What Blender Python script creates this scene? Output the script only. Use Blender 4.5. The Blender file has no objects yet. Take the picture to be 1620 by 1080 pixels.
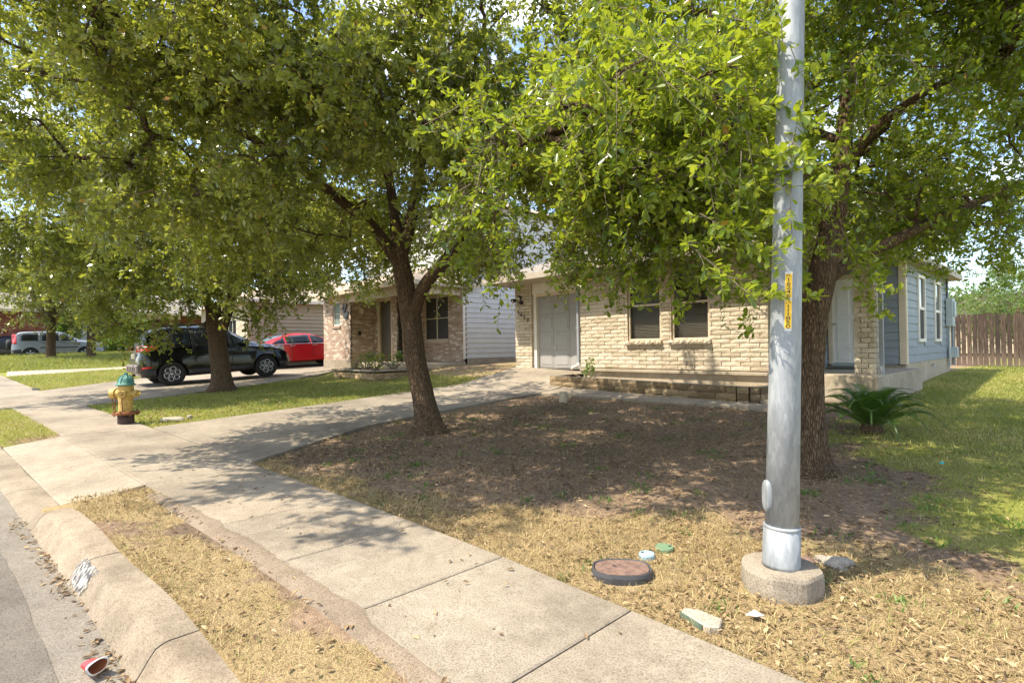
import bpy, bmesh, math, random
import numpy as np
from mathutils import Vector, Matrix

random.seed(7); RNG = np.random.default_rng(7)
sc = bpy.context.scene
COL = sc.collection

# ------------------------------------------------------------------ camera
FX, FY = -0.72391, 0.68991            # horizontal view direction
CAM_H = 1.5
cam_d = bpy.data.cameras.new('camera'); cam = bpy.data.objects.new('camera', cam_d); COL.objects.link(cam)
cam_d.sensor_width = 36.0; cam_d.lens = 36.0 * 855 / 1620
cam_d.clip_start = 0.05; cam_d.clip_end = 2000
_p = math.atan(8.5 / 855); _r = 0.014
_F0 = Vector((FX, FY, 0)); _R0 = Vector((FY, -FX, 0)); _U0 = Vector((0, 0, 1))
_F = _F0 * math.cos(_p) + _U0 * math.sin(_p); _U = _U0 * math.cos(_p) - _F0 * math.sin(_p)
_R = _R0 * math.cos(_r) - _U * math.sin(_r); _U2 = _U * math.cos(_r) + _R0 * math.sin(_r)
m3 = Matrix((_R, _U2, -_F)).transposed()
cam.matrix_world = Matrix.Translation((0, 0, CAM_H)) @ m3.to_4x4()
sc.camera = cam

# ------------------------------------------------------------------ world, sun, exposure
SUN_TRAVEL = Vector((0.28, 0.56, -1.0)).normalized()
world = bpy.data.worlds.new('World'); sc.world = world; world.use_nodes = True
wn = world.node_tree; wn.nodes.clear()
wo = wn.nodes.new('ShaderNodeOutputWorld'); bg = wn.nodes.new('ShaderNodeBackground')
sky = wn.nodes.new('ShaderNodeTexSky'); sky.sky_type = 'NISHITA'; sky.sun_disc = False
sky.sun_elevation = math.asin(-SUN_TRAVEL.z); sky.sun_rotation = math.atan2(-SUN_TRAVEL.x, -SUN_TRAVEL.y)
sky.air_density = 1.0; sky.dust_density = 1.2; sky.ozone_density = 1.0
tc = wn.nodes.new('ShaderNodeTexCoord'); mp = wn.nodes.new('ShaderNodeMapping'); mp.inputs['Scale'].default_value = (1.6, 1.6, 4.5)
ns = wn.nodes.new('ShaderNodeTexNoise'); ns.inputs['Scale'].default_value = 1.7; ns.inputs['Detail'].default_value = 7; ns.inputs['Roughness'].default_value = 0.58
rp = wn.nodes.new('ShaderNodeValToRGB'); rp.color_ramp.elements[0].position = 0.51; rp.color_ramp.elements[1].position = 0.66
mx = wn.nodes.new('ShaderNodeMixRGB'); mx.inputs[2].default_value = (9.5, 9.3, 9.0, 1)
wn.links.new(tc.outputs['Generated'], mp.inputs[0]); wn.links.new(mp.outputs[0], ns.inputs['Vector'])
wn.links.new(ns.outputs['Fac'], rp.inputs[0]); wn.links.new(rp.outputs[0], mx.inputs[0]); wn.links.new(sky.outputs[0], mx.inputs[1])
wn.links.new(mx.outputs[0], bg.inputs[0]); bg.inputs[1].default_value = 0.15
wn.links.new(bg.outputs[0], wo.inputs[0])
sun_d = bpy.data.lights.new('sun', 'SUN'); sun_d.energy = 3.6; sun_d.angle = math.radians(0.55); sun_d.color = (1.0, 0.895, 0.735)
sun = bpy.data.objects.new('sun', sun_d); COL.objects.link(sun)
sun.rotation_euler = SUN_TRAVEL.to_track_quat('-Z', 'Y').to_euler(); sun.location = (-6, -8, 25)
sc.view_settings.view_transform = 'Standard'; sc.view_settings.look = 'None'
sc.view_settings.exposure = 1.36; sc.view_settings.gamma = 1.0
sc.render.engine = 'CYCLES'
sc.cycles.use_denoising = True
sc.cycles.max_bounces = 8; sc.cycles.diffuse_bounces = 3; sc.cycles.transmission_bounces = 5; sc.cycles.transparent_max_bounces = 8
sc.cycles.sample_clamp_indirect = 6.0

# ------------------------------------------------------------------ helpers
ORG = {}
def S(o, label=None, cat=None, group=None, kind=None):
    if label: o['label'] = label
    if cat: o['category'] = cat
    if group: o['group'] = group
    if kind: o['kind'] = kind
    return o
def thing(name, loc, label=None, cat=None, group=None, rotz=0.0):
    o = bpy.data.objects.new(name, None); COL.objects.link(o); o.empty_display_size = 0.1
    o.location = loc; o.rotation_euler = (0, 0, rotz); ORG[o.name] = Vector(loc)
    return S(o, label, cat, group)
def org(parent):
    return ORG.get(parent.name, Vector((0, 0, 0))) if parent else Vector((0, 0, 0))

class MB:
    def __init__(s): s.v = []; s.f = []
    def box(s, x0, x1, y0, y1, z0, z1):
        n = len(s.v)
        s.v += [(x0,y0,z0),(x1,y0,z0),(x1,y1,z0),(x0,y1,z0),(x0,y0,z1),(x1,y0,z1),(x1,y1,z1),(x0,y1,z1)]
        s.f += [(n,n+3,n+2,n+1),(n+4,n+5,n+6,n+7),(n,n+1,n+5,n+4),(n+1,n+2,n+6,n+5),(n+2,n+3,n+7,n+6),(n+3,n,n+4,n+7)]
        return s
    def poly(s, pts):
        n = len(s.v); s.v += [tuple(p) for p in pts]; s.f.append(tuple(range(n, n+len(pts)))); return s
    def prism(s, pts, vec):
        n = len(s.v); k = len(pts); v = Vector(vec)
        s.v += [tuple(p) for p in pts] + [tuple(Vector(p)+v) for p in pts]
        s.f.append(tuple(range(n, n+k))[::-1]); s.f.append(tuple(range(n+k, n+2*k)))
        for i in range(k):
            j = (i+1) % k; s.f.append((n+i, n+j, n+k+j, n+k+i))
        return s
    def tube(s, path, rad, n=8, caps=True):
        path = [Vector(p) for p in path]
        if not hasattr(rad, '__len__'): rad = [rad]*len(path)
        base = len(s.v); prev = None
        for i, p in enumerate(path):
            d = (path[min(i+1, len(path)-1)] - path[max(i-1, 0)])
            d = d.normalized() if d.length > 1e-9 else Vector((0,0,1))
            if prev is None:
                a = Vector((1,0,0)) if abs(d.x) < .8 else Vector((0,1,0))
                u = d.cross(a).normalized()
            else:
                u = (prev - d*prev.dot(d)).normalized()
            prev = u; w = d.cross(u)
            for k in range(n):
                t = 2*math.pi*k/n
                s.v.append(tuple(p + (u*math.cos(t) + w*math.sin(t))*rad[i]))
        for i in range(len(path)-1):
            for k in range(n):
                a = base+i*n+k; b = base+i*n+(k+1) % n
                s.f.append((a, b, b+n, a+n))
        if caps:
            s.f.append(tuple(base+k for k in range(n))[::-1]); e = base+(len(path)-1)*n
            s.f.append(tuple(e+k for k in range(n)))
        return s
    def lathe(s, prof, c=(0,0,0), n=24, axis='z'):
        base = len(s.v)
        for r, h in prof:
            for k in range(n):
                t = 2*math.pi*k/n
                if axis == 'z': p = (c[0]+r*math.cos(t), c[1]+r*math.sin(t), c[2]+h)
                elif axis == 'y': p = (c[0]+r*math.cos(t), c[1]+h, c[2]+r*math.sin(t))
                else: p = (c[0]+h, c[1]+r*math.cos(t), c[2]+r*math.sin(t))
                s.v.append(p)
        for i in range(len(prof)-1):
            for k in range(n):
                a = base+i*n+k; b = base+i*n+(k+1) % n
                s.f.append((a, b, b+n, a+n) if axis != 'y' else (a, a+n, b+n, b))
        if prof[0][0] > 1e-4: s.f.append(tuple(base+k for k in range(n))[::-1])
        e = base+(len(prof)-1)*n
        if prof[-1][0] > 1e-4: s.f.append(tuple(e+k for k in range(n)))
        return s
    def grid(s, P):                      # P: 2-D list of points
        base = len(s.v); r = len(P); c = len(P[0])
        for row in P:
            s.v += [tuple(p) for p in row]
        for i in range(r-1):
            for j in range(c-1):
                a = base+i*c+j; s.f.append((a, a+1, a+c+1, a+c))
        return s
    def mesh(s, name, o=None, bevel=0.0, smooth=False):
        me = bpy.data.meshes.new(name)
        o = o or Vector((0,0,0))
        me.from_pydata([(p[0]-o[0], p[1]-o[1], p[2]-o[2]) for p in s.v], [], s.f)
        if bevel > 0:
            bm = bmesh.new(); bm.from_mesh(me)
            bmesh.ops.remove_doubles(bm, verts=bm.verts, dist=1e-5)
            bmesh.ops.bevel(bm, geom=list(bm.edges), offset=bevel, segments=1, affect='EDGES', clamp_overlap=True)
            bm.to_mesh(me); bm.free()
        if smooth:
            me.polygons.foreach_set('use_smooth', [True]*len(me.polygons))
        me.update(); return me
    def obj(s, name, mat, parent=None, bevel=0.0, smooth=False):
        me = s.mesh(name, org(parent), bevel, smooth)
        return link(name, me, mat, parent)
def link(name, me, mat, parent=None, loc=None):
    if mat is not None and not me.materials: me.materials.append(mat)
    o = bpy.data.objects.new(name, me); COL.objects.link(o)
    if parent: o.parent = parent; ORG[o.name] = org(parent)
    if loc is not None: o.location = loc
    return o
def np_obj(name, V, F, mat, parent=None, attrs=None, smooth=False, o=None):
    """V (n,3) array, F (m,k) int array with constant k"""
    o = np.array(org(parent)) if o is None else np.array(o)
    V = np.asarray(V, dtype=np.float32) - o.astype(np.float32); F = np.asarray(F, dtype=np.int32)
    me = bpy.data.meshes.new(name); k = F.shape[1]
    me.vertices.add(len(V)); me.vertices.foreach_set('co', V.ravel())
    me.loops.add(F.size); me.loops.foreach_set('vertex_index', F.ravel())
    me.polygons.add(len(F)); me.polygons.foreach_set('loop_start', np.arange(0, F.size, k, dtype=np.int32))
    if smooth: me.polygons.foreach_set('use_smooth', np.ones(len(F), dtype=bool))
    me.update(calc_edges=True)
    for an, arr in (attrs or {}).items():
        a = me.attributes.new(an, 'FLOAT', 'POINT'); a.data.foreach_set('value', np.asarray(arr, dtype=np.float32))
    return link(name, me, mat, parent)
def c2w(X, Y):
    return FY*X + FX*Y, -FX*X + FY*Y

# ------------------------------------------------------------------ terrain
def cx_off(x):
    x = np.asarray(x, dtype=float); u = -(x+3.0)/0.5
    return -0.095*0.5*np.where(u > 30, u, np.log1p(np.exp(np.minimum(u, 30))))
def zs(x):
    s = -np.asarray(x, dtype=float)
    return np.interp(s, [-40, 2, 12, 20, 45, 120], [-.5, 0, .26, .38, 1.13, 2.2])
def terr(x, y):
    x = np.asarray(x, dtype=float); q = np.asarray(y, dtype=float)-cx_off(x)
    gR = np.interp(q, [2.6, 9.5, 15, 20, 30, 300], [0, .36, .42, .58, .6, .6])
    gL = np.interp(q, [2.6, 9.5, 11.9, 14, 30, 300], [0, .28, .62, .68, .7, .7])
    gF = np.interp(q, [2.6, 9.5, 14, 30, 300], [0, .18, .3, .5, .5])
    w = np.clip((-x-4)/5, 0, 1); w2 = np.clip((-x-17.5)/4.5, 0, 1)
    return zs(x)+(gR*(1-w)+gL*w)*(1-w2)+gF*w2
def T(x, y): return float(terr(x, y))
def hash_noise(x, y, sc_=1.0, seed=0):
    x = np.asarray(x)*sc_+seed*17.3; y = np.asarray(y)*sc_+seed*9.1
    xi = np.floor(x).astype(int); yi = np.floor(y).astype(int); fx = x-xi; fy = y-yi
    def h(a, b):
        n = (a*374761393+b*668265263+seed*1442695) & 0x7fffffff
        n = ((n ^ (n >> 13))*1274126177) & 0x7fffffff
        return (n & 0xffff)/65535.0
    fx = fx*fx*(3-2*fx); fy = fy*fy*(3-2*fy)
    return (h(xi, yi)*(1-fx)+h(xi+1, yi)*fx)*(1-fy)+(h(xi, yi+1)*(1-fx)+h(xi+1, yi+1)*fx)*fy
def fbm(x, y, s=1.0, seed=0):
    return .5*hash_noise(x, y, s, seed)+.3*hash_noise(x, y, s*2.1, seed+1)+.2*hash_noise(x, y, s*4.3, seed+2)

# ------------------------------------------------------------------ materials
def mat_new(name):
    m = bpy.data.materials.new(name); m.use_nodes = True; nt = m.node_tree
    return m, nt, nt.nodes['Principled BSDF'], nt.nodes['Material Output']
def nd(nt, t, **kw):
    n = nt.nodes.new(t)
    for k, v in kw.items():
        if hasattr(n, k): setattr(n, k, v)
        else: n.inputs[k.replace('_', ' ')].default_value = v
    return n
def ramp(nt, src, stops):
    r = nt.nodes.new('ShaderNodeValToRGB'); e = r.color_ramp.elements
    while len(e) < len(stops): e.new(0.5)
    for i, (p, c) in enumerate(stops):
        e[i].position = p; e[i].color = (*c, 1)
    nt.links.new(src, r.inputs[0]); return r
def coords(nt, kind='Object', scale=(1,1,1)):
    t = nt.nodes.new('ShaderNodeTexCoord'); m = nt.nodes.new('ShaderNodeMapping'); m.inputs['Scale'].default_value = scale
    nt.links.new(t.outputs[kind], m.inputs[0]); return m.outputs[0]
def world_pos(nt, scale=(1,1,1)):
    g = nt.nodes.new('ShaderNodeNewGeometry'); m = nt.nodes.new('ShaderNodeMapping'); m.inputs['Scale'].default_value = scale
    nt.links.new(g.outputs['Position'], m.inputs[0]); return m.outputs[0]
def noise(nt, vec, scale, detail=5, rough=.6):
    n = nt.nodes.new('ShaderNodeTexNoise'); n.inputs['Scale'].default_value = scale; n.inputs['Detail'].default_value = detail; n.inputs['Roughness'].default_value = rough
    nt.links.new(vec, n.inputs['Vector']); return n.outputs['Fac']
def mixc(nt, a, b, fac, mode='MIX'):
    m = nt.nodes.new('ShaderNodeMixRGB'); m.blend_type = mode
    for i, v in ((0, fac), (1, a), (2, b)):
        if isinstance(v, (int, float)): m.inputs[i].default_value = v
        elif isinstance(v, tuple): m.inputs[i].default_value = (*v, 1)
        else: nt.links.new(v, m.inputs[i])
    return m.outputs[0]
def bump(nt, bs, h, strength=.4, dist=.01):
    b = nt.nodes.new('ShaderNodeBump'); b.inputs['Strength'].default_value = strength; b.inputs['Distance'].default_value = dist
    nt.links.new(h, b.inputs['Height']); nt.links.new(b.outputs[0], bs.inputs['Normal']); return b
def plain(name, col, rough=.6, var=.12, scale=8.0, metallic=0.0, bmp=.15, dark=None, coat=0.0, spec=None):
    """paint / plastic / wood-like surface with faint mottling and wear"""
    m, nt, bs, o = mat_new(name)
    p = world_pos(nt)
    n = noise(nt, p, scale, 6); n2 = noise(nt, p, scale*7, 3)
    lo = tuple(c*(1-var) for c in (dark or col)); hi = tuple(min(1, c*(1+var)) for c in col)
    r = ramp(nt, n, [(.3, lo), (.7, hi)])
    nt.links.new(r.outputs[0], bs.inputs['Base Color'])
    rr = nt.nodes.new('ShaderNodeMapRange'); rr.inputs[3].default_value = max(0, rough-.1); rr.inputs[4].default_value = min(1, rough+.1)
    nt.links.new(n2, rr.inputs[0]); nt.links.new(rr.outputs[0], bs.inputs['Roughness'])
    bs.inputs['Metallic'].default_value = metallic
    if coat: bs.inputs['Coat Weight'].default_value = coat; bs.inputs['Coat Roughness'].default_value = .03
    if spec is not None: bs.inputs['Specular IOR Level'].default_value = spec
    if bmp: bump(nt, bs, n2, bmp, .004)
    return m
def concrete(name, base, dark, light, rough=.9):
    m, nt, bs, o = mat_new(name)
    p = world_pos(nt); n1 = noise(nt, p, .9, 6, .65); n2 = noise(nt, p, 9, 5, .7); n3 = noise(nt, p, 110, 2, .5); n4 = noise(nt, p, 45, 3, .6)
    r1 = ramp(nt, n1, [(.32, dark), (.5, base), (.72, light)]); n0 = noise(nt, p, .33, 7, .72); r0 = ramp(nt, n0, [(.34, (.70,.69,.68)), (.52, (1,1,1)), (.7, (1.08,1.07,1.05))])
    r2 = ramp(nt, n2, [(.3, (.74,.72,.69)), (.6, (1,1,1))])
    c = mixc(nt, r1.outputs[0], r2.outputs[0], .75, 'MULTIPLY'); c = mixc(nt, c, r0.outputs[0], .8, 'MULTIPLY')
    r3 = ramp(nt, n3, [(.36, (.58,.56,.53)), (.5, (1,1,1)), (.68, (1.15,1.13,1.1))])
    c = mixc(nt, c, r3.outputs[0], .8, 'MULTIPLY')
    r4 = ramp(nt, n4, [(.28, (.6,.57,.52)), (.42, (1,1,1))])
    c = mixc(nt, c, r4.outputs[0], .5, 'MULTIPLY')
    oi = nt.nodes.new('ShaderNodeObjectInfo'); r5 = ramp(nt, oi.outputs['Random'], [(0, (.88,.88,.88)), (1, (1.06,1.04,1.02))])
    c = mixc(nt, c, r5.outputs[0], 1.0, 'MULTIPLY')
    nt.links.new(c, bs.inputs['Base Color']); bs.inputs['Roughness'].default_value = rough; bs.inputs['Specular IOR Level'].default_value = .25
    ad = nt.nodes.new('ShaderNodeMath'); ad.operation = 'ADD'; nt.links.new(n3, ad.inputs[0]); nt.links.new(n2, ad.inputs[1])
    bump(nt, bs, ad.outputs[0], .5, .004)
    return m
def leaf_mat(name, stops, trans, rough=.38, tf=.38):
    m, nt, bs, o = mat_new(name)
    a = nt.nodes.new('ShaderNodeAttribute'); a.attribute_name = 'var'
    r = ramp(nt, a.outputs['Fac'], stops)
    nt.links.new(r.outputs[0], bs.inputs['Base Color']); bs.inputs['Roughness'].default_value = rough
    bs.inputs['Specular IOR Level'].default_value = .5
    t = nt.nodes.new('ShaderNodeBsdfTranslucent')
    tcx = mixc(nt, r.outputs[0], trans, .6); nt.links.new(tcx, t.inputs[0])
    mx_ = nt.nodes.new('ShaderNodeMixShader'); mx_.inputs[0].default_value = tf
    nt.links.new(bs.outputs[0], mx_.inputs[1]); nt.links.new(t.outputs[0], mx_.inputs[2]); nt.links.new(mx_.outputs[0], o.inputs[0])
    return m
M = {}
M['concrete'] = concrete('weathered_concrete', (.31,.27,.212), (.22,.19,.15), (.375,.33,.262))
M['concrete_light'] = concrete('foundation_concrete', (.45,.39,.295), (.36,.31,.23), (.52,.45,.345))
M['curb'] = concrete('curb_concrete', (.285,.24,.18), (.155,.128,.095), (.37,.32,.245))
M['asphalt'] = concrete('aged_asphalt', (.25,.225,.19), (.2,.18,.155), (.30,.27,.225))
M['asphalt_patch'] = concrete('asphalt_patch', (.155,.142,.125), (.12,.11,.098), (.2,.18,.155))
M['bark'] = None
def bark_mat():
    m, nt, bs, o = mat_new('live_oak_bark')
    p = world_pos(nt, (1,1,.2)); v = nt.nodes.new('ShaderNodeTexVoronoi'); v.feature = 'DISTANCE_TO_EDGE'; v.inputs['Scale'].default_value = 62
    w = nt.nodes.new('ShaderNodeTexNoise'); w.inputs['Scale'].default_value = 14; w.inputs['Detail'].default_value = 4
    nt.links.new(p, w.inputs['Vector'])
    dm = mixc(nt, p, w.outputs['Color'], .05); nt.links.new(dm, v.inputs['Vector'])
    n = noise(nt, p, 30, 5)
    r = ramp(nt, v.outputs['Distance'], [(.0, (.06,.042,.026)), (.08, (.115,.08,.05)), (.3, (.175,.125,.08))])
    r2 = ramp(nt, n, [(.3, (.62,.6,.58)), (.7, (1.2,1.15,1.1))])
    c = mixc(nt, r.outputs[0], r2.outputs[0], 1.0, 'MULTIPLY'); nt.links.new(c, bs.inputs['Base Color'])
    bs.inputs['Roughness'].default_value = .95; bs.inputs['Specular IOR Level'].default_value = .15
    mn = nt.nodes.new('ShaderNodeMath'); mn.operation = 'MINIMUM'; nt.links.new(v.outputs['Distance'], mn.inputs[0]); mn.inputs[1].default_value = .2
    bump(nt, bs, mn.outputs[0], 1.0, .05)
    return m
M['bark'] = bark_mat()
M['twig'] = plain('twig_bark', (.19,.15,.11), .9, .25, 20)
M['leaf_near'] = leaf_mat('oak_leaf_bright', [(0, (.025,.06,.010)), (.3, (.075,.135,.018)), (.6, (.215,.28,.03)), (.95, (.40,.44,.05)), (.98, (.40,.40,.06)), (1, (.42,.2,.03))], (.55,.64,.03), .24, .42)
M['leaf_mid'] = leaf_mat('oak_leaf_olive', [(0, (.035,.055,.014)), (.3, (.115,.15,.03)), (.6, (.235,.265,.05)), (.95, (.40,.41,.095)), (.98, (.36,.34,.08)), (1, (.42,.2,.05))], (.55,.60,.05), .25, .43)
M['leaf_far'] = leaf_mat('oak_leaf_far', [(0, (.08,.11,.03)), (.5, (.17,.20,.045)), (.97, (.28,.28,.075)), (1, (.36,.22,.05))], (.42,.45,.05), .4, .4)
M['leaf_fresh'] = leaf_mat('fresh_green_leaf', [(0, (.035,.085,.015)), (.6, (.10,.18,.03)), (1, (.2,.27,.06))], (.28,.42,.03), .4, .4)
M['frond'] = leaf_mat('sago_frond', [(0, (.025,.065,.012)), (.8, (.065,.135,.02)), (1, (.13,.21,.035))], (.16,.32,.02), .42, .25)
M['frond_dead'] = leaf_mat('dead_frond', [(0, (.3,.17,.04)), (1, (.45,.28,.07))], (.4,.25,.05), .6, .2)
M['litter'] = leaf_mat('dead_leaf', [(0, (.085,.05,.026)), (.45, (.20,.13,.065)), (.85, (.38,.27,.145)), (1, (.5,.38,.22))], (.4,.28,.12), .75, .15)
M['straw'] = leaf_mat('dry_grass', [(0, (.2,.14,.065)), (.5, (.40,.30,.14)), (.92, (.54,.43,.22)), (1, (.22,.27,.06))], (.5,.4,.18), .7, .25)
M['grass'] = leaf_mat('green_grass', [(0, (.10,.145,.028)), (.4, (.215,.24,.05)), (.75, (.38,.335,.11)), (1, (.54,.44,.2))], (.5,.55,.08), .6, .35)
M['weed'] = leaf_mat('green_weed', [(0, (.05,.12,.02)), (1, (.13,.24,.04))], (.25,.4,.04), .5, .35)
M['white'] = plain('white_paint', (.74,.70,.62), .5, .06, 5)
M['cream'] = plain('cream_trim', (.62,.52,.38), .6, .08, 5)
M['tan_trim'] = plain('tan_trim', (.52,.42,.29), .6, .1, 5)
M['fascia'] = plain('taupe_fascia', (.40,.345,.27), .6, .08, 5)
M['blue_siding'] = plain('blue_grey_siding', (.235,.265,.285), .6, .08, 4)
M['white_siding'] = plain('pale_grey_siding', (.56,.56,.53), .55, .05, 4)
M['tan_siding'] = plain('tan_siding', (.36,.325,.24), .6, .06, 4)
M['garage_door'] = plain('grey_garage_door', (.34,.33,.315), .55, .04, 4)
M['door_white'] = plain('white_door', (.80,.78,.73), .45, .05, 5)
M['door_dark'] = plain('dark_door', (.08,.062,.045), .5, .15, 5)
M['downspout'] = plain('grey_downspout', (.26,.28,.30), .45, .08, 5)
M['metal_grey'] = plain('grey_metal_box', (.40,.46,.45), .5, .1, 9, .2)
M['black'] = plain('black_plastic', (.018,.018,.019), .45, .2, 12)
M['soil'] = None
def glass(name, tint=(.02,.024,.026), rough=.04):
    m, nt, bs, o = mat_new(name); bs.inputs['Base Color'].default_value = (*tint, 1); bs.inputs['Roughness'].default_value = rough
    bs.inputs['Specular IOR Level'].default_value = .45
    p = world_pos(nt); n = noise(nt, p, 1.3, 3)
    r = ramp(nt, n, [(.3, tuple(c*.7 for c in tint)), (.7, tuple(c*1.6 for c in tint))]); nt.links.new(r.outputs[0], bs.inputs['Base Color'])
    bump(nt, bs, n, .05, .02)
    return m
M['glass'] = glass('window_glass'); M['car_glass'] = glass('dark_car_glass', (.012,.014,.016), .02)
M['car_glass_blue'] = glass('pale_car_glass', (.10,.15,.18), .03)
M['screen'] = plain('insect_screen', (.035,.03,.026), .75, .25, 60)
M['blind'] = plain('window_blind', (.62,.58,.52), .6, .1, 6)
def brick_mat(name, stops, rough=.9):
    m, nt, bs, o = mat_new(name); oi = nt.nodes.new('ShaderNodeObjectInfo'); at = nt.nodes.new('ShaderNodeAttribute'); at.attribute_name = 'var'
    ad = nt.nodes.new('ShaderNodeMath'); ad.operation = 'ADD'; nt.links.new(oi.outputs['Random'], ad.inputs[0]); nt.links.new(at.outputs['Fac'], ad.inputs[1])
    fr = nt.nodes.new('ShaderNodeMath'); fr.operation = 'FRACT'; nt.links.new(ad.outputs[0], fr.inputs[0])
    r = ramp(nt, fr.outputs[0], stops); p = world_pos(nt); n = noise(nt, p, 30, 6, .75); n2 = noise(nt, p, 2.2, 4)
    r2 = ramp(nt, n, [(.25, (.66,.62,.56)), (.65, (1.1,1.08,1.05))]); c = mixc(nt, r.outputs[0], r2.outputs[0], 1.0, 'MULTIPLY')
    r3 = ramp(nt, n2, [(.3, (.86,.84,.8)), (.6, (1,1,1))]); c = mixc(nt, c, r3.outputs[0], .8, 'MULTIPLY')
    nt.links.new(c, bs.inputs['Base Color']); bs.inputs['Roughness'].default_value = rough; bs.inputs['Specular IOR Level'].default_value = .2
    bump(nt, bs, n, .9, .018); return m
M['limestone'] = brick_mat('rock_face_block', [(0, (.50,.425,.32)), (.4, (.62,.545,.43)), (1, (.70,.63,.51))])
M['pinkbrick'] = brick_mat('tan_pink_brick', [(0, (.38,.27,.21)), (.35, (.46,.35,.28)), (.8, (.52,.42,.345)), (.9, (.70,.62,.53)), (1, (.68,.6,.5))])
M['redbrick'] = brick_mat('red_brick', [(0, (.20,.07,.05)), (.5, (.27,.10,.07)), (1, (.33,.15,.10))])
M['whitebrick'] = brick_mat('whitish_brick', [(0, (.5,.44,.35)), (1, (.66,.6,.5))])
M['planter'] = brick_mat('weathered_planter_block', [(0, (.17,.125,.075)), (.5, (.26,.2,.125)), (1, (.36,.28,.18))])
M['mortar'] = plain('mortar', (.30,.24,.17), .95, .15, 20, bmp=.4)
M['mortar_dark'] = plain('mortar_dark', (.19,.15,.10), .95, .15, 20, bmp=.4)
M['stone'] = brick_mat('tan_stone', [(0, (.30,.23,.14)), (.5, (.42,.32,.2)), (1, (.5,.4,.26))])
def shingle(name, a, b):
    m, nt, bs, o = mat_new(name); p = world_pos(nt); n = noise(nt, p, 6, 6, .7); n2 = noise(nt, p, 70, 2)
    r = ramp(nt, n, [(.3, a), (.7, b)]); r2 = ramp(nt, n2, [(.3, (.7,.7,.7)), (.7, (1.1,1.1,1.1))])
    c = mixc(nt, r.outputs[0], r2.outputs[0], 1, 'MULTIPLY'); nt.links.new(c, bs.inputs['Base Color']); bs.inputs['Roughness'].default_value = .95
    bump(nt, bs, n2, .6, .01); return m
M['roof'] = shingle('grey_brown_shingle', (.20,.175,.15), (.29,.26,.22)); M['roof_tan'] = shingle('tan_shingle', (.36,.28,.21), (.46,.37,.28))
def wood_mat():
    m, nt, bs, o = mat_new('weathered_fence_wood'); p = world_pos(nt, (1,1,.06)); n = noise(nt, p, 38, 6, .7)
    oi = nt.nodes.new('ShaderNodeObjectInfo'); g = nt.nodes.new('ShaderNodeNewGeometry'); sp = nt.nodes.new('ShaderNodeSeparateXYZ'); nt.links.new(g.outputs['Position'], sp.inputs[0])
    r = ramp(nt, n, [(.30, (.022,.014,.010)), (.5, (.055,.036,.025)), (.74, (.17,.125,.092))])
    r2 = ramp(nt, oi.outputs['Random'], [(0, (.55,.52,.5)), (1, (1.35,1.3,1.25))]); c = mixc(nt, r.outputs[0], r2.outputs[0], 1, 'MULTIPLY')
    n3 = noise(nt, world_pos(nt), 5, 4); mr = nt.nodes.new('ShaderNodeMapRange'); mr.inputs[1].default_value = 1.25; mr.inputs[2].default_value = .55
    nt.links.new(sp.outputs['Z'], mr.inputs[0]); ml = nt.nodes.new('ShaderNodeMath'); ml.operation = 'MULTIPLY'; nt.links.new(mr.outputs[0], ml.inputs[0]); nt.links.new(n3, ml.inputs[1])
    c = mixc(nt, c, (.22,.165,.12), ml.outputs[0]); nt.links.new(c, bs.inputs['Base Color']); bs.inputs['Roughness'].default_value = .9
    bump(nt, bs, n, .5, .006); return m
M['wood'] = wood_mat()
def galv():
    m, nt, bs, o = mat_new('galvanised_steel'); p = world_pos(nt, (1,1,.3)); v = nt.nodes.new('ShaderNodeTexVoronoi'); v.inputs['Scale'].default_value = 60
    w = noise(nt, p, 5, 4); d = mixc(nt, p, w, .1); nt.links.new(d, v.inputs['Vector']); n = noise(nt, p, 7, 6, .65)
    r = ramp(nt, v.outputs['Color'], [(.2, (.235,.255,.268)), (.8, (.29,.31,.32))]); r2 = ramp(nt, n, [(.3, (.66,.66,.67)), (.5, (1,1,1)), (.68, (1.35,1.34,1.32))])
    c = mixc(nt, r.outputs[0], r2.outputs[0], 1, 'MULTIPLY'); nt.links.new(c, bs.inputs['Base Color'])
    bs.inputs['Metallic'].default_value = .2; rr = ramp(nt, n, [(.3, (.48,)*3), (.7, (.7,)*3)]); nt.links.new(rr.outputs[0], bs.inputs['Roughness'])
    return m
M['galv'] = galv()
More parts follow.
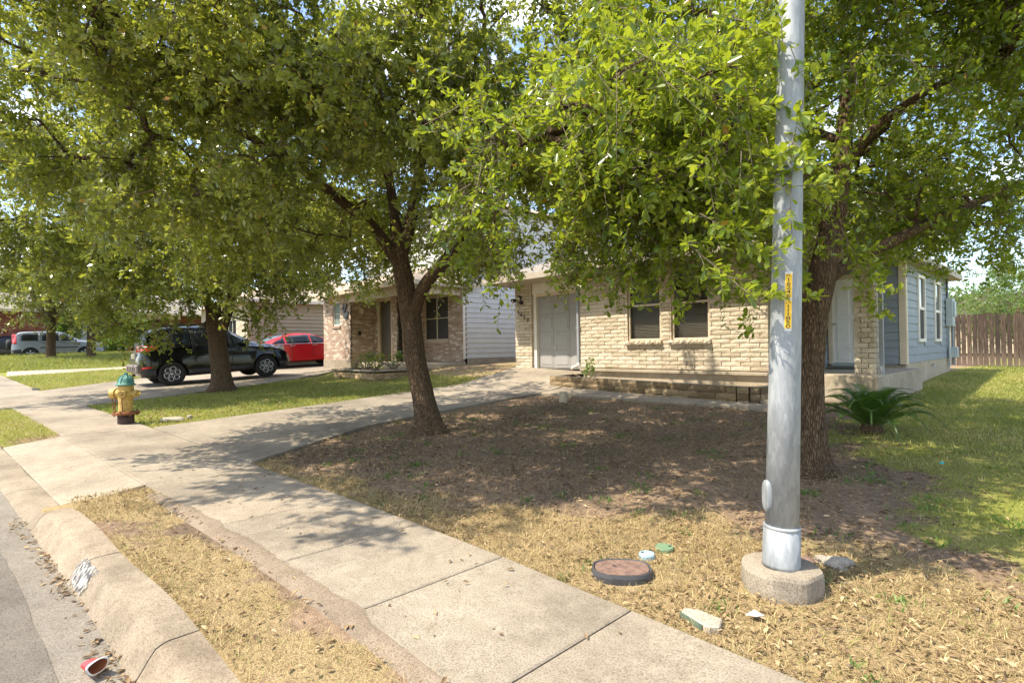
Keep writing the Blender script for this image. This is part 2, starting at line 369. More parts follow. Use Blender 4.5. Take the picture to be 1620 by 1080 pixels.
def ground_mat():
    m, nt, bs, o = mat_new('yard_ground'); p = world_pos(nt)
    n1 = noise(nt, p, 1.4, 6, .65); n2 = noise(nt, p, 16, 6, .7); n3 = noise(nt, p, 90, 3, .6)
    soil = ramp(nt, n2, [(.25, (.125,.09,.062)), (.5, (.215,.158,.11)), (.78, (.335,.255,.18))]).outputs[0]
    big = ramp(nt, noise(nt, p, .55, 5, .6), [(.35, (.72,.72,.74)), (.6, (1.25,1.2,1.15))]).outputs[0]; soil = mixc(nt, soil, big, 1.0, 'MULTIPLY')
    straw = ramp(nt, n3, [(.3, (.2,.145,.075)), (.55, (.34,.26,.14)), (.8, (.46,.37,.2))]).outputs[0]
    green = ramp(nt, n3, [(.3, (.11,.14,.03)), (.55, (.23,.24,.05)), (.8, (.40,.34,.1))]).outputs[0]
    dry = ramp(nt, n1, [(.4, (0,0,0)), (.62, (1,1,1))]).outputs[0]
    at1 = nt.nodes.new('ShaderNodeAttribute'); at1.attribute_name = 'straw'; at2 = nt.nodes.new('ShaderNodeAttribute'); at2.attribute_name = 'green'
    def soft(a):
        s = nt.nodes.new('ShaderNodeMath'); s.operation = 'ADD'; nt.links.new(a, s.inputs[0]); nt.links.new(n2, s.inputs[1])
        return ramp(nt, s.outputs[0], [(.72, (0,0,0)), (1.0, (1,1,1))]).outputs[0]
    c = mixc(nt, soil, straw, soft(at1.outputs['Fac']))
    gd = mixc(nt, green, straw, mixc(nt, dry, (.35,.35,.35), 1.0, 'MULTIPLY'))
    c = mixc(nt, c, gd, soft(at2.outputs['Fac']))
    nt.links.new(c, bs.inputs['Base Color']); bs.inputs['Roughness'].default_value = 1; bs.inputs['Specular IOR Level'].default_value = .1
    ad = nt.nodes.new('ShaderNodeMath'); ad.operation = 'ADD'; nt.links.new(n2, ad.inputs[0]); nt.links.new(n3, ad.inputs[1])
    bump(nt, bs, ad.outputs[0], .8, .02); return m
M['ground'] = ground_mat(); M['dirt'] = concrete('dusty_dirt', (.24,.195,.148), (.165,.135,.102), (.30,.25,.195))

# ------------------------------------------------------------------ ground, road, kerb, pavements
def lawn_edge(y): return np.interp(y, [3.2, 4.2, 5.5, 7.1, 9.1, 15, 40], [.9, -.2, -.95, -1.62, -2.6, -2.75, -2.75])
def masks(x, y):
    x = np.asarray(x, float); y = np.asarray(y, float); q = y-cx_off(x); d = q-2.6
    n = fbm(x, y, .9, 3)-.5; n2 = fbm(x, y, 3.1, 8)-.5
    yard = (x > -8.4) & (d > -.1)
    ds = np.interp(x, [-8, -5, -3.6, -2.4, -1.2, 0, 3], [.15, .35, .75, 1.25, 1.7, 1.7, 1.5])
    straw = np.where(yard, np.clip((ds-d)/.5+.5+n*2.2+n2*.8, 0, 1), 0)
    g = np.where(yard, np.clip(np.minimum((x-lawn_edge(y))/.9, 1.3)+.35+n*2.6+n2*1.6, 0, 1), 0)
    park = (q < 1.6) & (q > .6)
    straw = np.where(park, np.clip(.62+n*3.2+n2*1.8-np.clip((q-1.2)/.3, 0, 1)*.5, 0, 1), straw)
    left = (x < -10.4) & (d > -.1)
    g = np.where(left, np.clip(.95+n*.9+n2*.8-np.clip((q-10.2)*2, 0, 1)*np.clip((x+16)*2, 0, 1), 0, 1), g)
    straw = np.where(left, np.clip(.6+n*2, 0, 1), straw)
    parkl = park & (x < -10)
    g = np.where(parkl, np.clip(.4+n*2.5, 0, 1), g); straw = np.where(parkl, .9, straw)
    g = np.where((x < -22), np.maximum(g, .85), g)
    g = np.where(np.abs(q) > 40, .9, g)
    return np.clip(straw, 0, 1), np.clip(g, 0, 1)
def lines(lo, hi, dlo, dhi, step):
    a = list(np.arange(dlo, dhi, step)); b = dlo; s = step; left = []
    while b > lo: s *= 1.25; b -= s; left.append(b)
    b = a[-1]; s = step; right = []
    while b < hi: s *= 1.25; b += s; right.append(b)
    return np.array(left[::-1]+a+right)
gx = lines(-500, 400, -17, 4, .12); gy = lines(-400, 500, .3, 13, .12)
GX, GY = np.meshgrid(gx, gy); gq = GY-cx_off(GX)
GZ = terr(GX, GY)-.012+.03*(fbm(GX, GY, 1.7, 21)-.5)*(gq > 2.8)*(np.abs(GX+6) < 13)
GZ = np.where((gq < .62) & (gq > -9.4), zs(GX)-.4, GZ)
GZ = np.where((gq >= .62) & (gq < .85), zs(GX)-.03, GZ)
GZ = np.where((gq > -9.4) & (gq < 1.5) & (((GX > -11.1) & (GX < -6.65)) | ((GX > -21.3) & (GX < -15.8))), zs(GX)-.3, GZ)
gs, gg = masks(GX, GY)
nr, nc = GX.shape; idx = np.arange(nr*nc).reshape(nr, nc)
F = np.stack([idx[:-1, :-1], idx[:-1, 1:], idx[1:, 1:], idx[1:, :-1]], -1).reshape(-1, 4)
g_o = np_obj('ground', np.stack([GX, GY, GZ], -1).reshape(-1, 3), F, M['ground'], attrs={'straw': gs.ravel(), 'green': gg.ravel()}, smooth=True)
S(g_o, 'bare soil and grass yards sloping up from the street', kind='structure')

rx = lines(-200, 200, -16, 4, .5); mb = MB()
mb.grid([[(x, q+float(cx_off(x)), float(zs(x))-.15+.01*(1-abs(q+4)/4.5)) for q in (.53, .3, 0, -.6, -2, -4, -6.5, -9.4)] for x in rx])
S(mb.obj('road', M['asphalt'], smooth=True), 'aged pale asphalt street along the kerb', kind='structure')
# darker worn strip in the wheel path near the kerb
mb = MB(); rows = []
for i, x in enumerate(np.arange(-9.5, .5, .05)):
    j1 = .10*(float(fbm(x, 1, 1.2, 5))-.5); j2 = .12*(float(fbm(x, 4, 1.3, 6))-.5)
    rows.append([(x, q+float(cx_off(x)), float(zs(x))-.15+.0045+.01*(1-abs(q+4)/4.5)) for q in (.30+j1*.5-.02, .18, .02+j2)])
mb.grid(rows)
S(mb.obj('asphalt_patch', M['asphalt_patch'], smooth=True), 'dark irregular asphalt patch strip in the street gutter lane', kind='structure')

def drop(x):     # 1 = full kerb, 0 = dropped at driveways
    def seg(a, b):
        return np.clip(max(a-x, x-b)/.7, 0, 1) if not (a <= x <= b) else 0.0
    return float(min(seg(-11.0, -6.9), seg(-21.5, -15.8)))
kerb = thing('curb', (0, 0, 0)); S(kerb, 'worn concrete roll curb along the street', kind='structure')
KP = [(.50,-.155),(.515,-.15),(.535,-.125),(.585,-.045),(.61,-.012),(.64,.004),(.67,.010),(.805,.012),(.805,-.25),(.50,-.25)]
x0 = 3.0
while x0 > -30:
    x1 = x0-1.55; mb = MB(); secs = []
    for k in range(6):
        x = x0-.006+(x1-x0+.012)*k/5; h = drop(x); c = float(cx_off(x)); z = float(zs(x))
        wob = .006*math.sin(x*3.1)+.008*(hash_noise(x, 2, 2.5, 3)-.5)
        secs.append([(x, qq+c+(wob if zz > -.12 else 0), z+(zz if zz < -.14 else (-.14+(zz+.14)*(.16+.84*h))+wob*.7)) for qq, zz in KP])
    n = len(KP)
    for s_ in secs: mb.v += s_
    for i in range(5):
        for j in range(n):
            a = i*n+j; b = i*n+(j+1) % n; mb.f.append((a, b, b+n, a+n))
    mb.f.append(tuple(range(n))); mb.f.append(tuple(range(5*n, 6*n))[::-1])
    mb.obj('curb_segment', M['curb'], kerb, smooth=False)
    x0 = x1
for o in list(kerb.children):
    me = o.data; me.polygons.foreach_set('use_smooth', [True]*len(me.polygons)); me.set_sharp_from_angle(angle=math.radians(24))

def slab(parent, name, c, zf, mat, thick=.11, gap=.005, nx=5, ny=5, rnd=.012, jag=None):
    """concrete slab from 4 plan corners (a,b,cc,d in order), following zf, with rounded top edge"""
    a, b, cc, d = [Vector((p[0], p[1])) for p in c]; ctr = (a+b+cc+d)/4
    def shr(p): v = p-ctr; return p-v.normalized()*gap*1.4
    a, b, cc, d = map(shr, (a, b, cc, d))
    us = [0, rnd/max((b-a).length, .1)]+[i/nx for i in range(1, nx)]+[1-rnd/max((b-a).length, .1), 1]
    vs = [0, rnd/max((d-a).length, .1)]+[i/ny for i in range(1, ny)]+[1-rnd/max((d-a).length, .1), 1]
    P = []
    for j, v in enumerate(vs):
        row = []
        for i, u in enumerate(us):
            p = (a*(1-u)+b*u)*(1-v)+(d*(1-u)+cc*u)*v
            e = -.006 if (i in (0, len(us)-1) or j in (0, len(vs)-1)) else 0
            row.append((p.x, p.y, zf(p.x, p.y)+e))
        P.append(row)
    mb = MB(); mb.grid(P); r = len(P); k = len(P[0])
    per = [(0, i) for i in range(k)]+[(j, k-1) for j in range(1, r)]+[(r-1, i) for i in range(k-2, -1, -1)]+[(j, 0) for j in range(r-2, 0, -1)]
    n0 = len(mb.v)
    for (j, i) in per: p = P[j][i]; mb.v.append((p[0], p[1], p[2]-thick))
    for t_ in range(len(per)):
        t2 = (t_+1) % len(per); A = per[t_][0]*k+per[t_][1]; B = per[t2][0]*k+per[t2][1]
        mb.f.append((B, A, n0+t_, n0+t2))
    return mb.obj(name, mat, parent)
def q2(x, q): return (x, q+float(cx_off(x)))
zw = lambda x, y: T(x, y)+.012
walk = thing('sidewalk', (0, 0, 0)); S(walk, 'beige concrete sidewalk of square panels beside the street', kind='structure')
xs_ = [6.4, 5.2, 4.0, 2.9, 1.75, .6, -.65, -1.77, -2.82, -3.78, -4.85, -5.9, -6.68]
for a, b in zip(xs_[:-1], xs_[1:]):
    slab(walk, 'pavement_panel', [q2(b, 1.45), q2(a, 1.45), q2(a, 2.6), q2(b, 2.6)], zw, M['concrete'])
for a, b in ((-6.68, -10.75), (-10.75, -12.9), (-12.9, -15.0), (-15.0, -17.6), (-17.6, -20.4), (-20.4, -22.6), (-22.6, -25), (-25, -27.5), (-27.5, -30.5), (-30.5, -34), (-34, -38)):
    slab(walk, 'pavement_panel', [q2(b, 1.45), q2(a, 1.45), q2(a, 2.6), q2(b, 2.6)], zw, M['concrete'], nx=9)
def zapron(x, y):
    q = y-float(cx_off(x)); return float(zs(x))+.012-.118*(1-min(1, max(0, (q-.8)/.65)))
slab(walk, 'driveway_apron', [q2(-10.95, .81), q2(-6.75, .81), q2(-6.68, 1.45), q2(-10.75, 1.45)], zapron, M['concrete'], nx=8)
slab(walk, 'driveway_apron', [q2(-21.2, .81), q2(-15.9, .81), q2(-16.0, 1.45), q2(-20.4, 1.45)], zapron, M['concrete'], nx=8)
drive = thing('driveway', (0, 0, 0)); S(drive, 'concrete driveway leading up to the grey garage door', kind='structure')
zd = lambda x, y: T(x, y)+.03+.0*x
yl = [2.6, 4.35, 6.5, 8.62, 11.28]
def dl(y): return np.interp(y, [2.0, 4.7, 8.5, 11.3], [-10.62, -10.78, -11.1, -11.62])
def dr(y): return np.interp(y, [1.9, 2.6, 3.6, 5.0, 8.6, 11.3], [-6.75, -7.15, -7.75, -8.05, -8.28, -8.55])
for i, (ya, yb) in enumerate(zip(yl[:-1], yl[1:])):
    ra = ya if i else 2.6+float(cx_off(-7)); la = ya if i else 2.6+float(cx_off(-10.7))
    slab(drive, 'driveway_panel', [(dl(la), la), (dr(ra), ra), (dr(yb), yb), (dl(yb), yb)], zd, M['concrete'], nx=6, ny=6)
drive2 = thing('driveway', (0, 0, 0)); S(drive2, 'neighbour concrete driveway under the black and red cars', kind='structure')
def d2l(y): return np.interp(y, [0, 1.4, 4, 8, 14], [-20.2, -20.9, -23.4, -25.0, -25.2])
def d2r(y): return np.interp(y, [0, 1.3, 3, 5.2, 7.5, 9.2, 14], [-15.2, -15.25, -15.5, -16.3, -17.3, -19.4, -21.3])
for ya, yb in ((None, 3.2), (3.2, 5.6), (5.6, 8.0), (8.0, 10.4), (10.4, 13.5)):
    if ya is None: ra, la = 2.6+float(cx_off(-15.2)), 2.6+float(cx_off(-21))
    else: ra = la = ya
    slab(drive2, 'driveway_panel', [(d2l(la), la), (d2r(ra), ra), (d2r(yb), yb), (d2l(yb), yb)], zd, M['concrete'], nx=8, ny=5)
drive3 = thing('driveway', (0, 0, 0)); S(drive3, 'pale concrete strip crossing the far lawn', kind='structure')
slab(drive3, 'driveway_panel', [(-31.2, .3), (-27.9, .25), (-28.8, 3.6), (-30.3, 3.6)], zd, M['concrete_light'])
slab(drive3, 'driveway_panel', [(-30.3, 3.61), (-28.8, 3.61), (-29.3, 7.9), (-31, 7.9)], zd, M['concrete_light'])
path = thing('path', (0, 0, 0)); S(path, 'narrow concrete walk from the driveway to the front porch', kind='structure')
zp = lambda x, y: T(x, y)+.045
px_ = [-8.26, -7.1, -5.9, -4.75, -3.15]
for a, b in zip(px_[:-1], px_[1:]):
    f = lambda x: np.interp(x, [-8.3, -3.1], [8.62, 9.22])
    slab(path, 'walk_panel', [(a, f(a)), (b, f(b)), (b, 9.5 if b < -4.8 else 9.62), (a, 9.5 if a < -4.8 else 9.62)], zp, M['concrete'], rnd=.02)
slab(path, 'walk_panel', [(-3.86, 9.63), (-3.15, 9.63), (-3.2, 10.75), (-3.86, 10.75)], lambda x, y: T(x, y)+.09, M['concrete'], thick=.16)

# dirt washed over the sidewalk edge beside the parkway
mb = MB(); rows = []
for x in np.arange(-6.3, -1.9, .022):
    w = .01+.16*max(0, float(fbm(x, 0, 1.8, 31))-.40)+.03*float(hash_noise(x, 0, 9, 4))+.03*float(hash_noise(x, 3, 23, 5))
    amp = np.interp(x, [-6.3, -5.9, -5.3, -3.2, -2.4, -1.9], [0, .25, 1, 1, .3, 0])
    rows.append([q2(x, 1.33)+(float(zs(x))-.02,), q2(x, 1.40)+(float(zs(x))+.006,), q2(x, 1.43)+(float(zs(x))+.0145,), q2(x, 1.45+w*amp*.6)+(float(zs(x))+.0145,), q2(x, 1.452+w*amp)+(float(zs(x))+.0128,)])
mb.grid(rows); S(mb.obj('dirt_spill', M['dirt'], smooth=True), 'dirt spilling from the parkway over the sidewalk edge', kind='structure')
me = bpy.data.objects['dirt_spill'].data

# ------------------------------------------------------------------ bricks and boards
def brick_variant(i, rough=.014, nx=4, nz=3):
    """unit brick: 1 wide (x), 1 tall (z), 1 deep (y); rough front towards -y"""
    r = random.Random(100+i); P = []
    for k in range(nz):
        row = []
        for j in range(nx):
            edge = (j in (0, nx-1)) or (k in (0, nz-1))
            row.append((j/(nx-1)-.5, (-.5+.06+r.uniform(-.04, .06)) if edge else (-.5-r.uniform(-.05, .07)), k/(nz-1)-.5))
        P.append(row)
    mb = MB(); mb.grid(P)
    n = len(mb.v); per = [(0, j) for j in range(nx)]+[(k, nx-1) for k in range(1, nz)]+[(nz-1, j) for j in range(nx-2, -1, -1)]+[(k, 0) for k in range(nz-2, 0, -1)]
    for (k, j) in per: p = P[k][j]; mb.v.append((p[0], .5, p[2]))
    for t in range(len(per)):
        t2 = (t+1) % len(per); mb.f.append((per[t2][0]*nx+per[t2][1], per[t][0]*nx+per[t][1], n+t, n+t2))
    return mb.mesh('brick')
BV = [brick_variant(i) for i in range(7)]
BVdat = [(np.array([v.co[:] for v in m.vertices]), [tuple(p.vertices) for p in m.polygons]) for m in BV]
def place_brick(parent, mat, cx, cy, cz, w, d, h, rot=0.0, name='brick'):
    me = random.choice(BV)
    o = bpy.data.objects.new(name, me); COL.objects.link(o); o.parent = parent
    o.location = Vector((cx, cy, cz))-org(parent); o.scale = (w, d, h); o.rotation_euler = (0, 0, rot)
    if not me.materials: me.materials.append(None)
    o.material_slots[0].link = 'OBJECT'; o.material_slots[0].material = mat
    return o
class BrickMass:
    def __init__(s): s.V = []; s.F = []; s.A = []; s.n = 0
    def add(s, cx, cy, cz, w, d, h, rot=0.0, simple=False):
        v, f = random.choice(BVdat)
        p = v*np.array([w, d, h])
        if rot: c, s_ = math.cos(rot), math.sin(rot); p = np.stack([p[:, 0]*c-p[:, 1]*s_, p[:, 0]*s_+p[:, 1]*c, p[:, 2]], 1)
        p = p+np.array([cx, cy, cz])
        if simple:
            hx, hy, hz = w/2, d/2, h/2; mb = MB(); mb.box(-hx, hx, -hy, hy, -hz, hz); q = np.array(mb.v)
            if rot: c, s_ = math.cos(rot), math.sin(rot); q = np.stack([q[:, 0]*c-q[:, 1]*s_, q[:, 0]*s_+q[:, 1]*c, q[:, 2]], 1)
            p = q+np.array([cx, cy, cz]); f = mb.f
        s.V += [tuple(a) for a in p]; s.F += [tuple(i+s.n for i in q_) for q_ in f]; s.A += [random.random()]*len(p); s.n += len(p)
    def obj(s, name, mat, parent):
        me = bpy.data.meshes.new(name); o = org(parent)
        me.from_pydata([(a[0]-o[0], a[1]-o[1], a[2]-o[2]) for a in s.V], [], s.F); me.update()
        at = me.attributes.new('var', 'FLOAT', 'POINT'); at.data.foreach_set('value', s.A)
        ob = link(name, me, mat, parent); ob['kind'] = 'stuff'; return ob
def courses(x0, x1, z0, z1, bw, bh, gap, holes=(), seed=0):
    """running bond; yields (cx, cz, w) of bricks in the rectangle, cut around holes (xa,xb,za,zb)"""
    r = random.Random(seed); z = z0; k = 0; out = []
    while z+bh*.6 < z1:
        h = bh; zc = z+h/2
        cuts = [(x0, x1)]
        for (a, b, c, d) in holes:
            if c-.01 < zc < d+.01:
                nw = []
                for (p, q) in cuts:
                    if b <= p or a >= q: nw.append((p, q))
                    else:
                        if a > p: nw.append((p, a))
                        if b < q: nw.append((b, q))
                cuts = nw
        for (p, q) in cuts:
            x = x0-(bw+gap)*(.5 if k % 2 else 0)+r.uniform(-.02, .02)*bw
            while x < q:
                a, b = max(x, p), min(x+bw, q)
                if b-a > .03: out.append(((a+b)/2, zc, b-a, k))
                x += bw+gap
        z += bh+gap; k += 1
    return out
def board(parent, mat, axis, a, b, pos, z, h, out, t=.02, name='siding_board', cache={}):
    """lap board; axis 'x': runs along x at y=pos, faces sign out in y; axis 'y': runs along y at x=pos"""
    key = (axis, round(b-a, 4), h, out, mat.name)
    if key not in cache:
        L = b-a; mb = MB(); lap = h+.018
        if axis == 'x': pr = [(0, -out*.0, lap), (0, out*.004, lap), (0, out*(t+.006), 0), (0, -out*.0, 0)]; vec = (L, 0, 0)
        else: pr = [(0, 0, lap), (out*.004, 0, lap), (out*(t+.006), 0, 0), (0, 0, 0)]; vec = (0, L, 0)
        mb.prism(pr, vec); me = mb.mesh('siding_board')
        bm = bmesh.new(); bm.from_mesh(me); bmesh.ops.recalc_face_normals(bm, faces=bm.faces); bm.to_mesh(me); bm.free()
        me.materials.append(mat); cache[key] = me
    o = bpy.data.objects.new(name, cache[key]); COL.objects.link(o); o.parent = parent
    loc = Vector((a, pos, z)) if axis == 'x' else Vector((pos, a, z))
    o.location = loc-org(parent); return o

# ------------------------------------------------------------------ house 1 (limestone block front, grey garage)
h1 = thing('brick_house', (-7, 13, .7), 'one-storey house with cream rock-face block front, grey garage door and blue-grey side wall', 'house')
EAVE = 3.32; YW = 10.85
# backing walls
mb = MB(); WX0, WX1 = -8.86, -4.17
W1 = (-7.40, -6.52, 1.60, 3.20); W2 = (-6.25, -5.37, 1.60, 3.20)
cols_x = [WX0, W1[0], W1[1], W2[0], W2[1], WX1]
for i in range(5):
    a, b = cols_x[i], cols_x[i+1]
    if i in (1, 3):
        mb.box(a, b, YW+.045, YW+.2, .93, 1.60); mb.box(a, b, YW+.045, YW+.2, 3.20, EAVE)
    else: mb.box(a, b, YW+.045, YW+.2, .93, EAVE)
mb.obj('wall', M['mortar'], h1)
bricks = courses(WX0, WX1, .955, EAVE-.02, .385, .083, .0095, [(W1[0], W1[1], 1.50, 3.22), (W2[0], W2[1], 1.50, 3.22)], 3)
mass = BrickMass(); cnt = 0
for (bx_, bz, w, k) in bricks:
    d = .07+random.uniform(-.006, .012)
    if bz < 3.05 or True:
        if cnt < 262 and bz < 3.1: place_brick(h1, M['limestone'], bx_, YW+.035, bz, w-.004, d, .083+random.uniform(-.004, .003)); cnt += 1
        else: mass.add(bx_, YW+.035, bz, w-.004, d, .083)
# window sill bricks (rowlock)
for Wn in (W1, W2):
    n = 7; st = (Wn[1]-Wn[0]+.10)/n
    for i in range(n):
        if cnt < 296: place_brick(h1, M['limestone'], Wn[0]-.05+st*(i+.5), YW-.005, 1.555, st-.012, .17, .09, name='sill_brick'); cnt += 1
# garage pier and header
mb = MB(); mb.box(-11.62, -11.0, 11.31, 11.5, .84, EAVE); mb.box(-11.62, -11.5, 11.31, 20.8, .84, EAVE); mb.obj('garage_wall', M['mortar'], h1)
for (bx_, bz, w, k) in courses(-11.66, -10.98, .86, EAVE, .385, .083, .0095, (), 5): mass.add(bx_, 11.29, bz, w-.004, .08, .083)
for (by_, bz, w, k) in courses(11.33, 11.46, .86, EAVE, .385, .083, .0095, (), 5): mass.add(-10.985, by_, bz, w, .04, .083, math.pi/2)
mass.obj('brick_courses', M['limestone'], h1)
mb = MB(); mb.box(-10.96, -8.5, 11.28, 11.42, 3.02, 3.32); mb.obj('garage_header', M['white'], h1, .004)
mb = MB(); mb.box(-10.965, -10.85, 11.33, 11.46, .86, 3.02); mb.obj('garage_trim', M['white'], h1, .004)
mb = MB(); mb.box(-10.86, -8.5, 11.34, 11.47, 2.94, 3.02); mb.obj('garage_trim', M['cream'], h1, .004)
mb = MB(); mb.box(-11.6, -8.5, 11.40, 11.5, 3.30, EAVE+.02); mb.obj('wall', M['white'], h1)
gd = MB().box(-10.85, -8.45, 11.44, 11.48, .87, 2.94).obj('garage_door', M['garage_door'], h1)
for r_ in range(4):
    for c_ in range(4):
        xa = -10.85+.6*c_+.035; za = .88+.515*r_+.02
        mb = MB(); mb.box(xa, xa+.53, 11.428, 11.4395, za, za+.475); mb.obj('door_panel', M['garage_door'], gd, .008)
        mb = MB(); mb.box(xa+.06, xa+.47, 11.418, 11.4275, za+.08, za+.395); mb.obj('raised_panel', M['garage_door'], gd, .008)
mb = MB(); mb.tube([(-10.2, 11.42, 1.42), (-10.2, 11.40, 1.42), (-10.2, 11.40, 1.56), (-10.2, 11.42, 1.56)], .012, 8); mb.obj('handle', M['white'], gd)
# windows with frame, rail, panes, blinds
def sash_window(parent, Wn, y):
    w = MB(); x0, x1, z0, z1 = Wn; t = .045
    w.box(x0, x0+t, y+.05, y+.12, z0, z1); w.box(x1-t, x1, y+.05, y+.12, z0, z1)
    w.box(x0+t, x1-t, y+.05, y+.12, z1-t, z1); w.box(x0+t, x1-t, y+.05, y+.12, z0, z0+t)
    wo_ = w.obj('window', M['cream'], parent, .004)
    zm = z0+.82
    MB().box(x0+t, x1-t, y+.045, y+.115, zm-.022, zm+.022).obj('meeting_rail', M['cream'], wo_, .003)
    MB().box(x0+t, x1-t, y+.075, y+.079, z0+t, zm-.022).obj('pane', M['screen_glass'], wo_)
    MB().box(x0+t, x1-t, y+.083, y+.087, zm+.022, z1-t).obj('pane', M['screen_glass'], wo_)
    b = MB(); z = z0+t+.02
    while z < z1-.06:
        b.prism([(x0+t, y+.15, z), (x0+t, y+.175, z+.02), (x0+t, y+.177, z+.018), (x0+t, y+.152, z-.002)], (x1-x0-2*t, 0, 0)); z += .034
    b.box(x0, x1, y+.22, y+.225, z0, z1)
    ob = b.obj('blind', M['blind'], wo_)
def sg():
    m, nt, bs, o = mat_new('screened_glass'); bs.inputs['Base Color'].default_value = (.02,.02,.02,1); bs.inputs['Roughness'].default_value = .12
    tr = nt.nodes.new('ShaderNodeBsdfTransparent'); tr.inputs[0].default_value = (.7,.7,.68,1); mx_ = nt.nodes.new('ShaderNodeMixShader'); mx_.inputs[0].default_value = .86
    nt.links.new(bs.outputs[0], mx_.inputs[1]); nt.links.new(tr.outputs[0], mx_.inputs[2]); nt.links.new(mx_.outputs[0], o.inputs[0]); return m
M['screen_glass'] = sg()
for Wn in (W1, W2): sash_window(h1, Wn, YW)
# foundation and ledge below the block front
mb = MB(); mb.box(WX0, WX1, YW+.03, YW+.25, .2, .93); mb.obj('foundation', M['concrete_light'], h1)
mb = MB(); mb.box(WX0+.02, WX1-.0, YW-.05, YW+.03, .86, .93); mb.obj('ledge', M['concrete_light'], h1, .01)
# porch: recessed wall, door, slab, column
YD = 14.9; XR = -2.72
mb = MB(); mb.box(-4.42, -4.31, YW+.2, YD, .9, EAVE); mb.obj('wall', M['blue_siding'], h1)
for i in range(14): board(h1, M['blue_siding'], 'y', YW+.2, YD, -4.31, .97+i*.184, .184, 1)
mb = MB(); mb.box(-4.42, XR-.02, YD+.0, YD+.12, .9, EAVE); mb.obj('wall', M['blue_siding'], h1)
for i in range(14):
    board(h1, M['blue_siding'], 'x', -3.28, XR-.09, YD, .99+i*.184, .184, -1)
fd = MB().box(-4.17, -3.37, YD-.03, YD-.005, 1.0, 3.02).obj('front_door', M['door_white'], h1)
for (a, b, c, d) in ((-4.08, -3.81, 2.15, 2.85), (-3.73, -3.46, 2.15, 2.85), (-4.08, -3.81, 1.35, 2.03), (-3.73, -3.46, 1.35, 2.03), (-4.08, -3.81, 1.08, 1.26), (-3.73, -3.46, 1.08, 1.26)):
    MB().box(a, b, YD-.042, YD-.0305, c, d).obj('door_panel', M['door_white'], fd, .009)
MB().lathe([(.0, 0), (.02, 0), (.03, .03), (.02, .06), (0, .065)], (-4.12, YD-.095, 1.95), 12, 'y').obj('handle', M['metal_grey'], fd, smooth=True)
df = MB(); df.box(-4.27, -4.172, YD-.05, YD+.02, .97, 3.12); df.box(-3.368, -3.28, YD-.05, YD+.02, .97, 3.12); df.box(-4.172, -3.368, YD-.05, YD+.02, 3.025, 3.12); df.obj('door_frame', M['cream'], h1, .004)
MB().box(-4.19, -3.35, YD-.12, YD-.002, .925, .985).obj('threshold', M['metal_grey'], h1, .005)
mb = MB(); mb.box(-4.28, -2.42, 11.08, YD-.002, .25, .90); mb.obj('porch_slab', M['concrete_light'], h1, .012)
mb = MB(); mb.box(-4.29, XR+.0, YD-.002, YD+.15, .3, .96); mb.obj('foundation', M['concrete_light'], h1)
# column
ccx0, ccx1, ccy0 = -2.86, -2.53, 11.42
colm = MB().box(ccx0+.045, ccx1-.045, ccy0+.045, ccy0+.30, .86, EAVE).obj('porch_column', M['mortar'], h1)
cm = BrickMass()
for (bx_, bz, w, k) in courses(ccx0, ccx1, .84, EAVE, .22, .083, .0095, (), 9):
    place_brick(colm, M['limestone'], bx_, ccy0+.035, bz, w-.003, .07, .083)
for (by_, bz, w, k) in courses(ccy0, ccy0+.33, .84, EAVE, .22, .083, .0095, (), 11):
    cm.add(ccx1-.035, by_, bz, w-.003, .07, .083, math.pi/2)
cm.obj('brick_courses', M['limestone'], colm)
mb = MB(); mb.box(ccx0-.05, ccx1+.05, ccy0-.06, ccy0+.4, .2, .84); mb.obj('column_base', M['concrete_light'], h1, .02)
# side wall: foundation, siding, windows, corner board
YE = 20.9
mb = MB(); mb.box(XR-.15, XR+.01, YD+.0, YE, .2, 1.0); mb.obj('foundation', M['concrete_light'], h1)
mb = MB(); mb.box(XR-.14, XR-.001, YD+.13, YE, 1.0, EAVE+.1); mb.box(-11.6, XR-.14, YE-.12, YE, .8, EAVE); mb.obj('wall', M['blue_siding'], h1)
SW = [(16.32, 17.02), (18.50, 19.28)]
def sboard(a, b, z): board(h1, M['blue_siding'], 'y', a, b, XR, z, .184, 1)
for i in range(14):
    z = 1.0+i*.184
    if z+.184 > 1.50 and z < 3.10:
        for a, b in ((YD+.02, SW[0][0]-.07), (SW[0][1]+.07, SW[1][0]-.07), (SW[1][1]+.07, YE)): sboard(a, b, z)
    else: sboard(YD+.02, YE, z)
for (a, b) in SW:
    w = MB(); z0, z1 = 1.56, 3.06
    w.box(XR+.005, XR+.05, a-.07, a, z0-.08, z1+.08); w.box(XR+.005, XR+.05, b, b+.07, z0-.08, z1+.08); w.box(XR+.005, XR+.05, a, b, z1, z1+.08); w.box(XR+.005, XR+.055, a, b, z0-.08, z0)
    wo_ = w.obj('window', M['white'], h1, .004)
    MB().box(XR+.004, XR+.03, a, b, 2.28, 2.35).obj('meeting_rail', M['white'], wo_)
    MB().box(XR+.003, XR+.010, a, b, z0, 2.28).obj('pane', M['screen'], wo_)
    MB().box(XR+.003, XR+.008, a, b, 2.35, z1).obj('pane', M['glass'], wo_)
mb = MB(); mb.box(XR-.10, XR+.03, YD-.035, YD-.012, .975, EAVE); mb.box(XR+.022, XR+.042, YD-.012, YD+.1, .975, EAVE); mb.obj('corner_board', M['cream'], h1, .003)
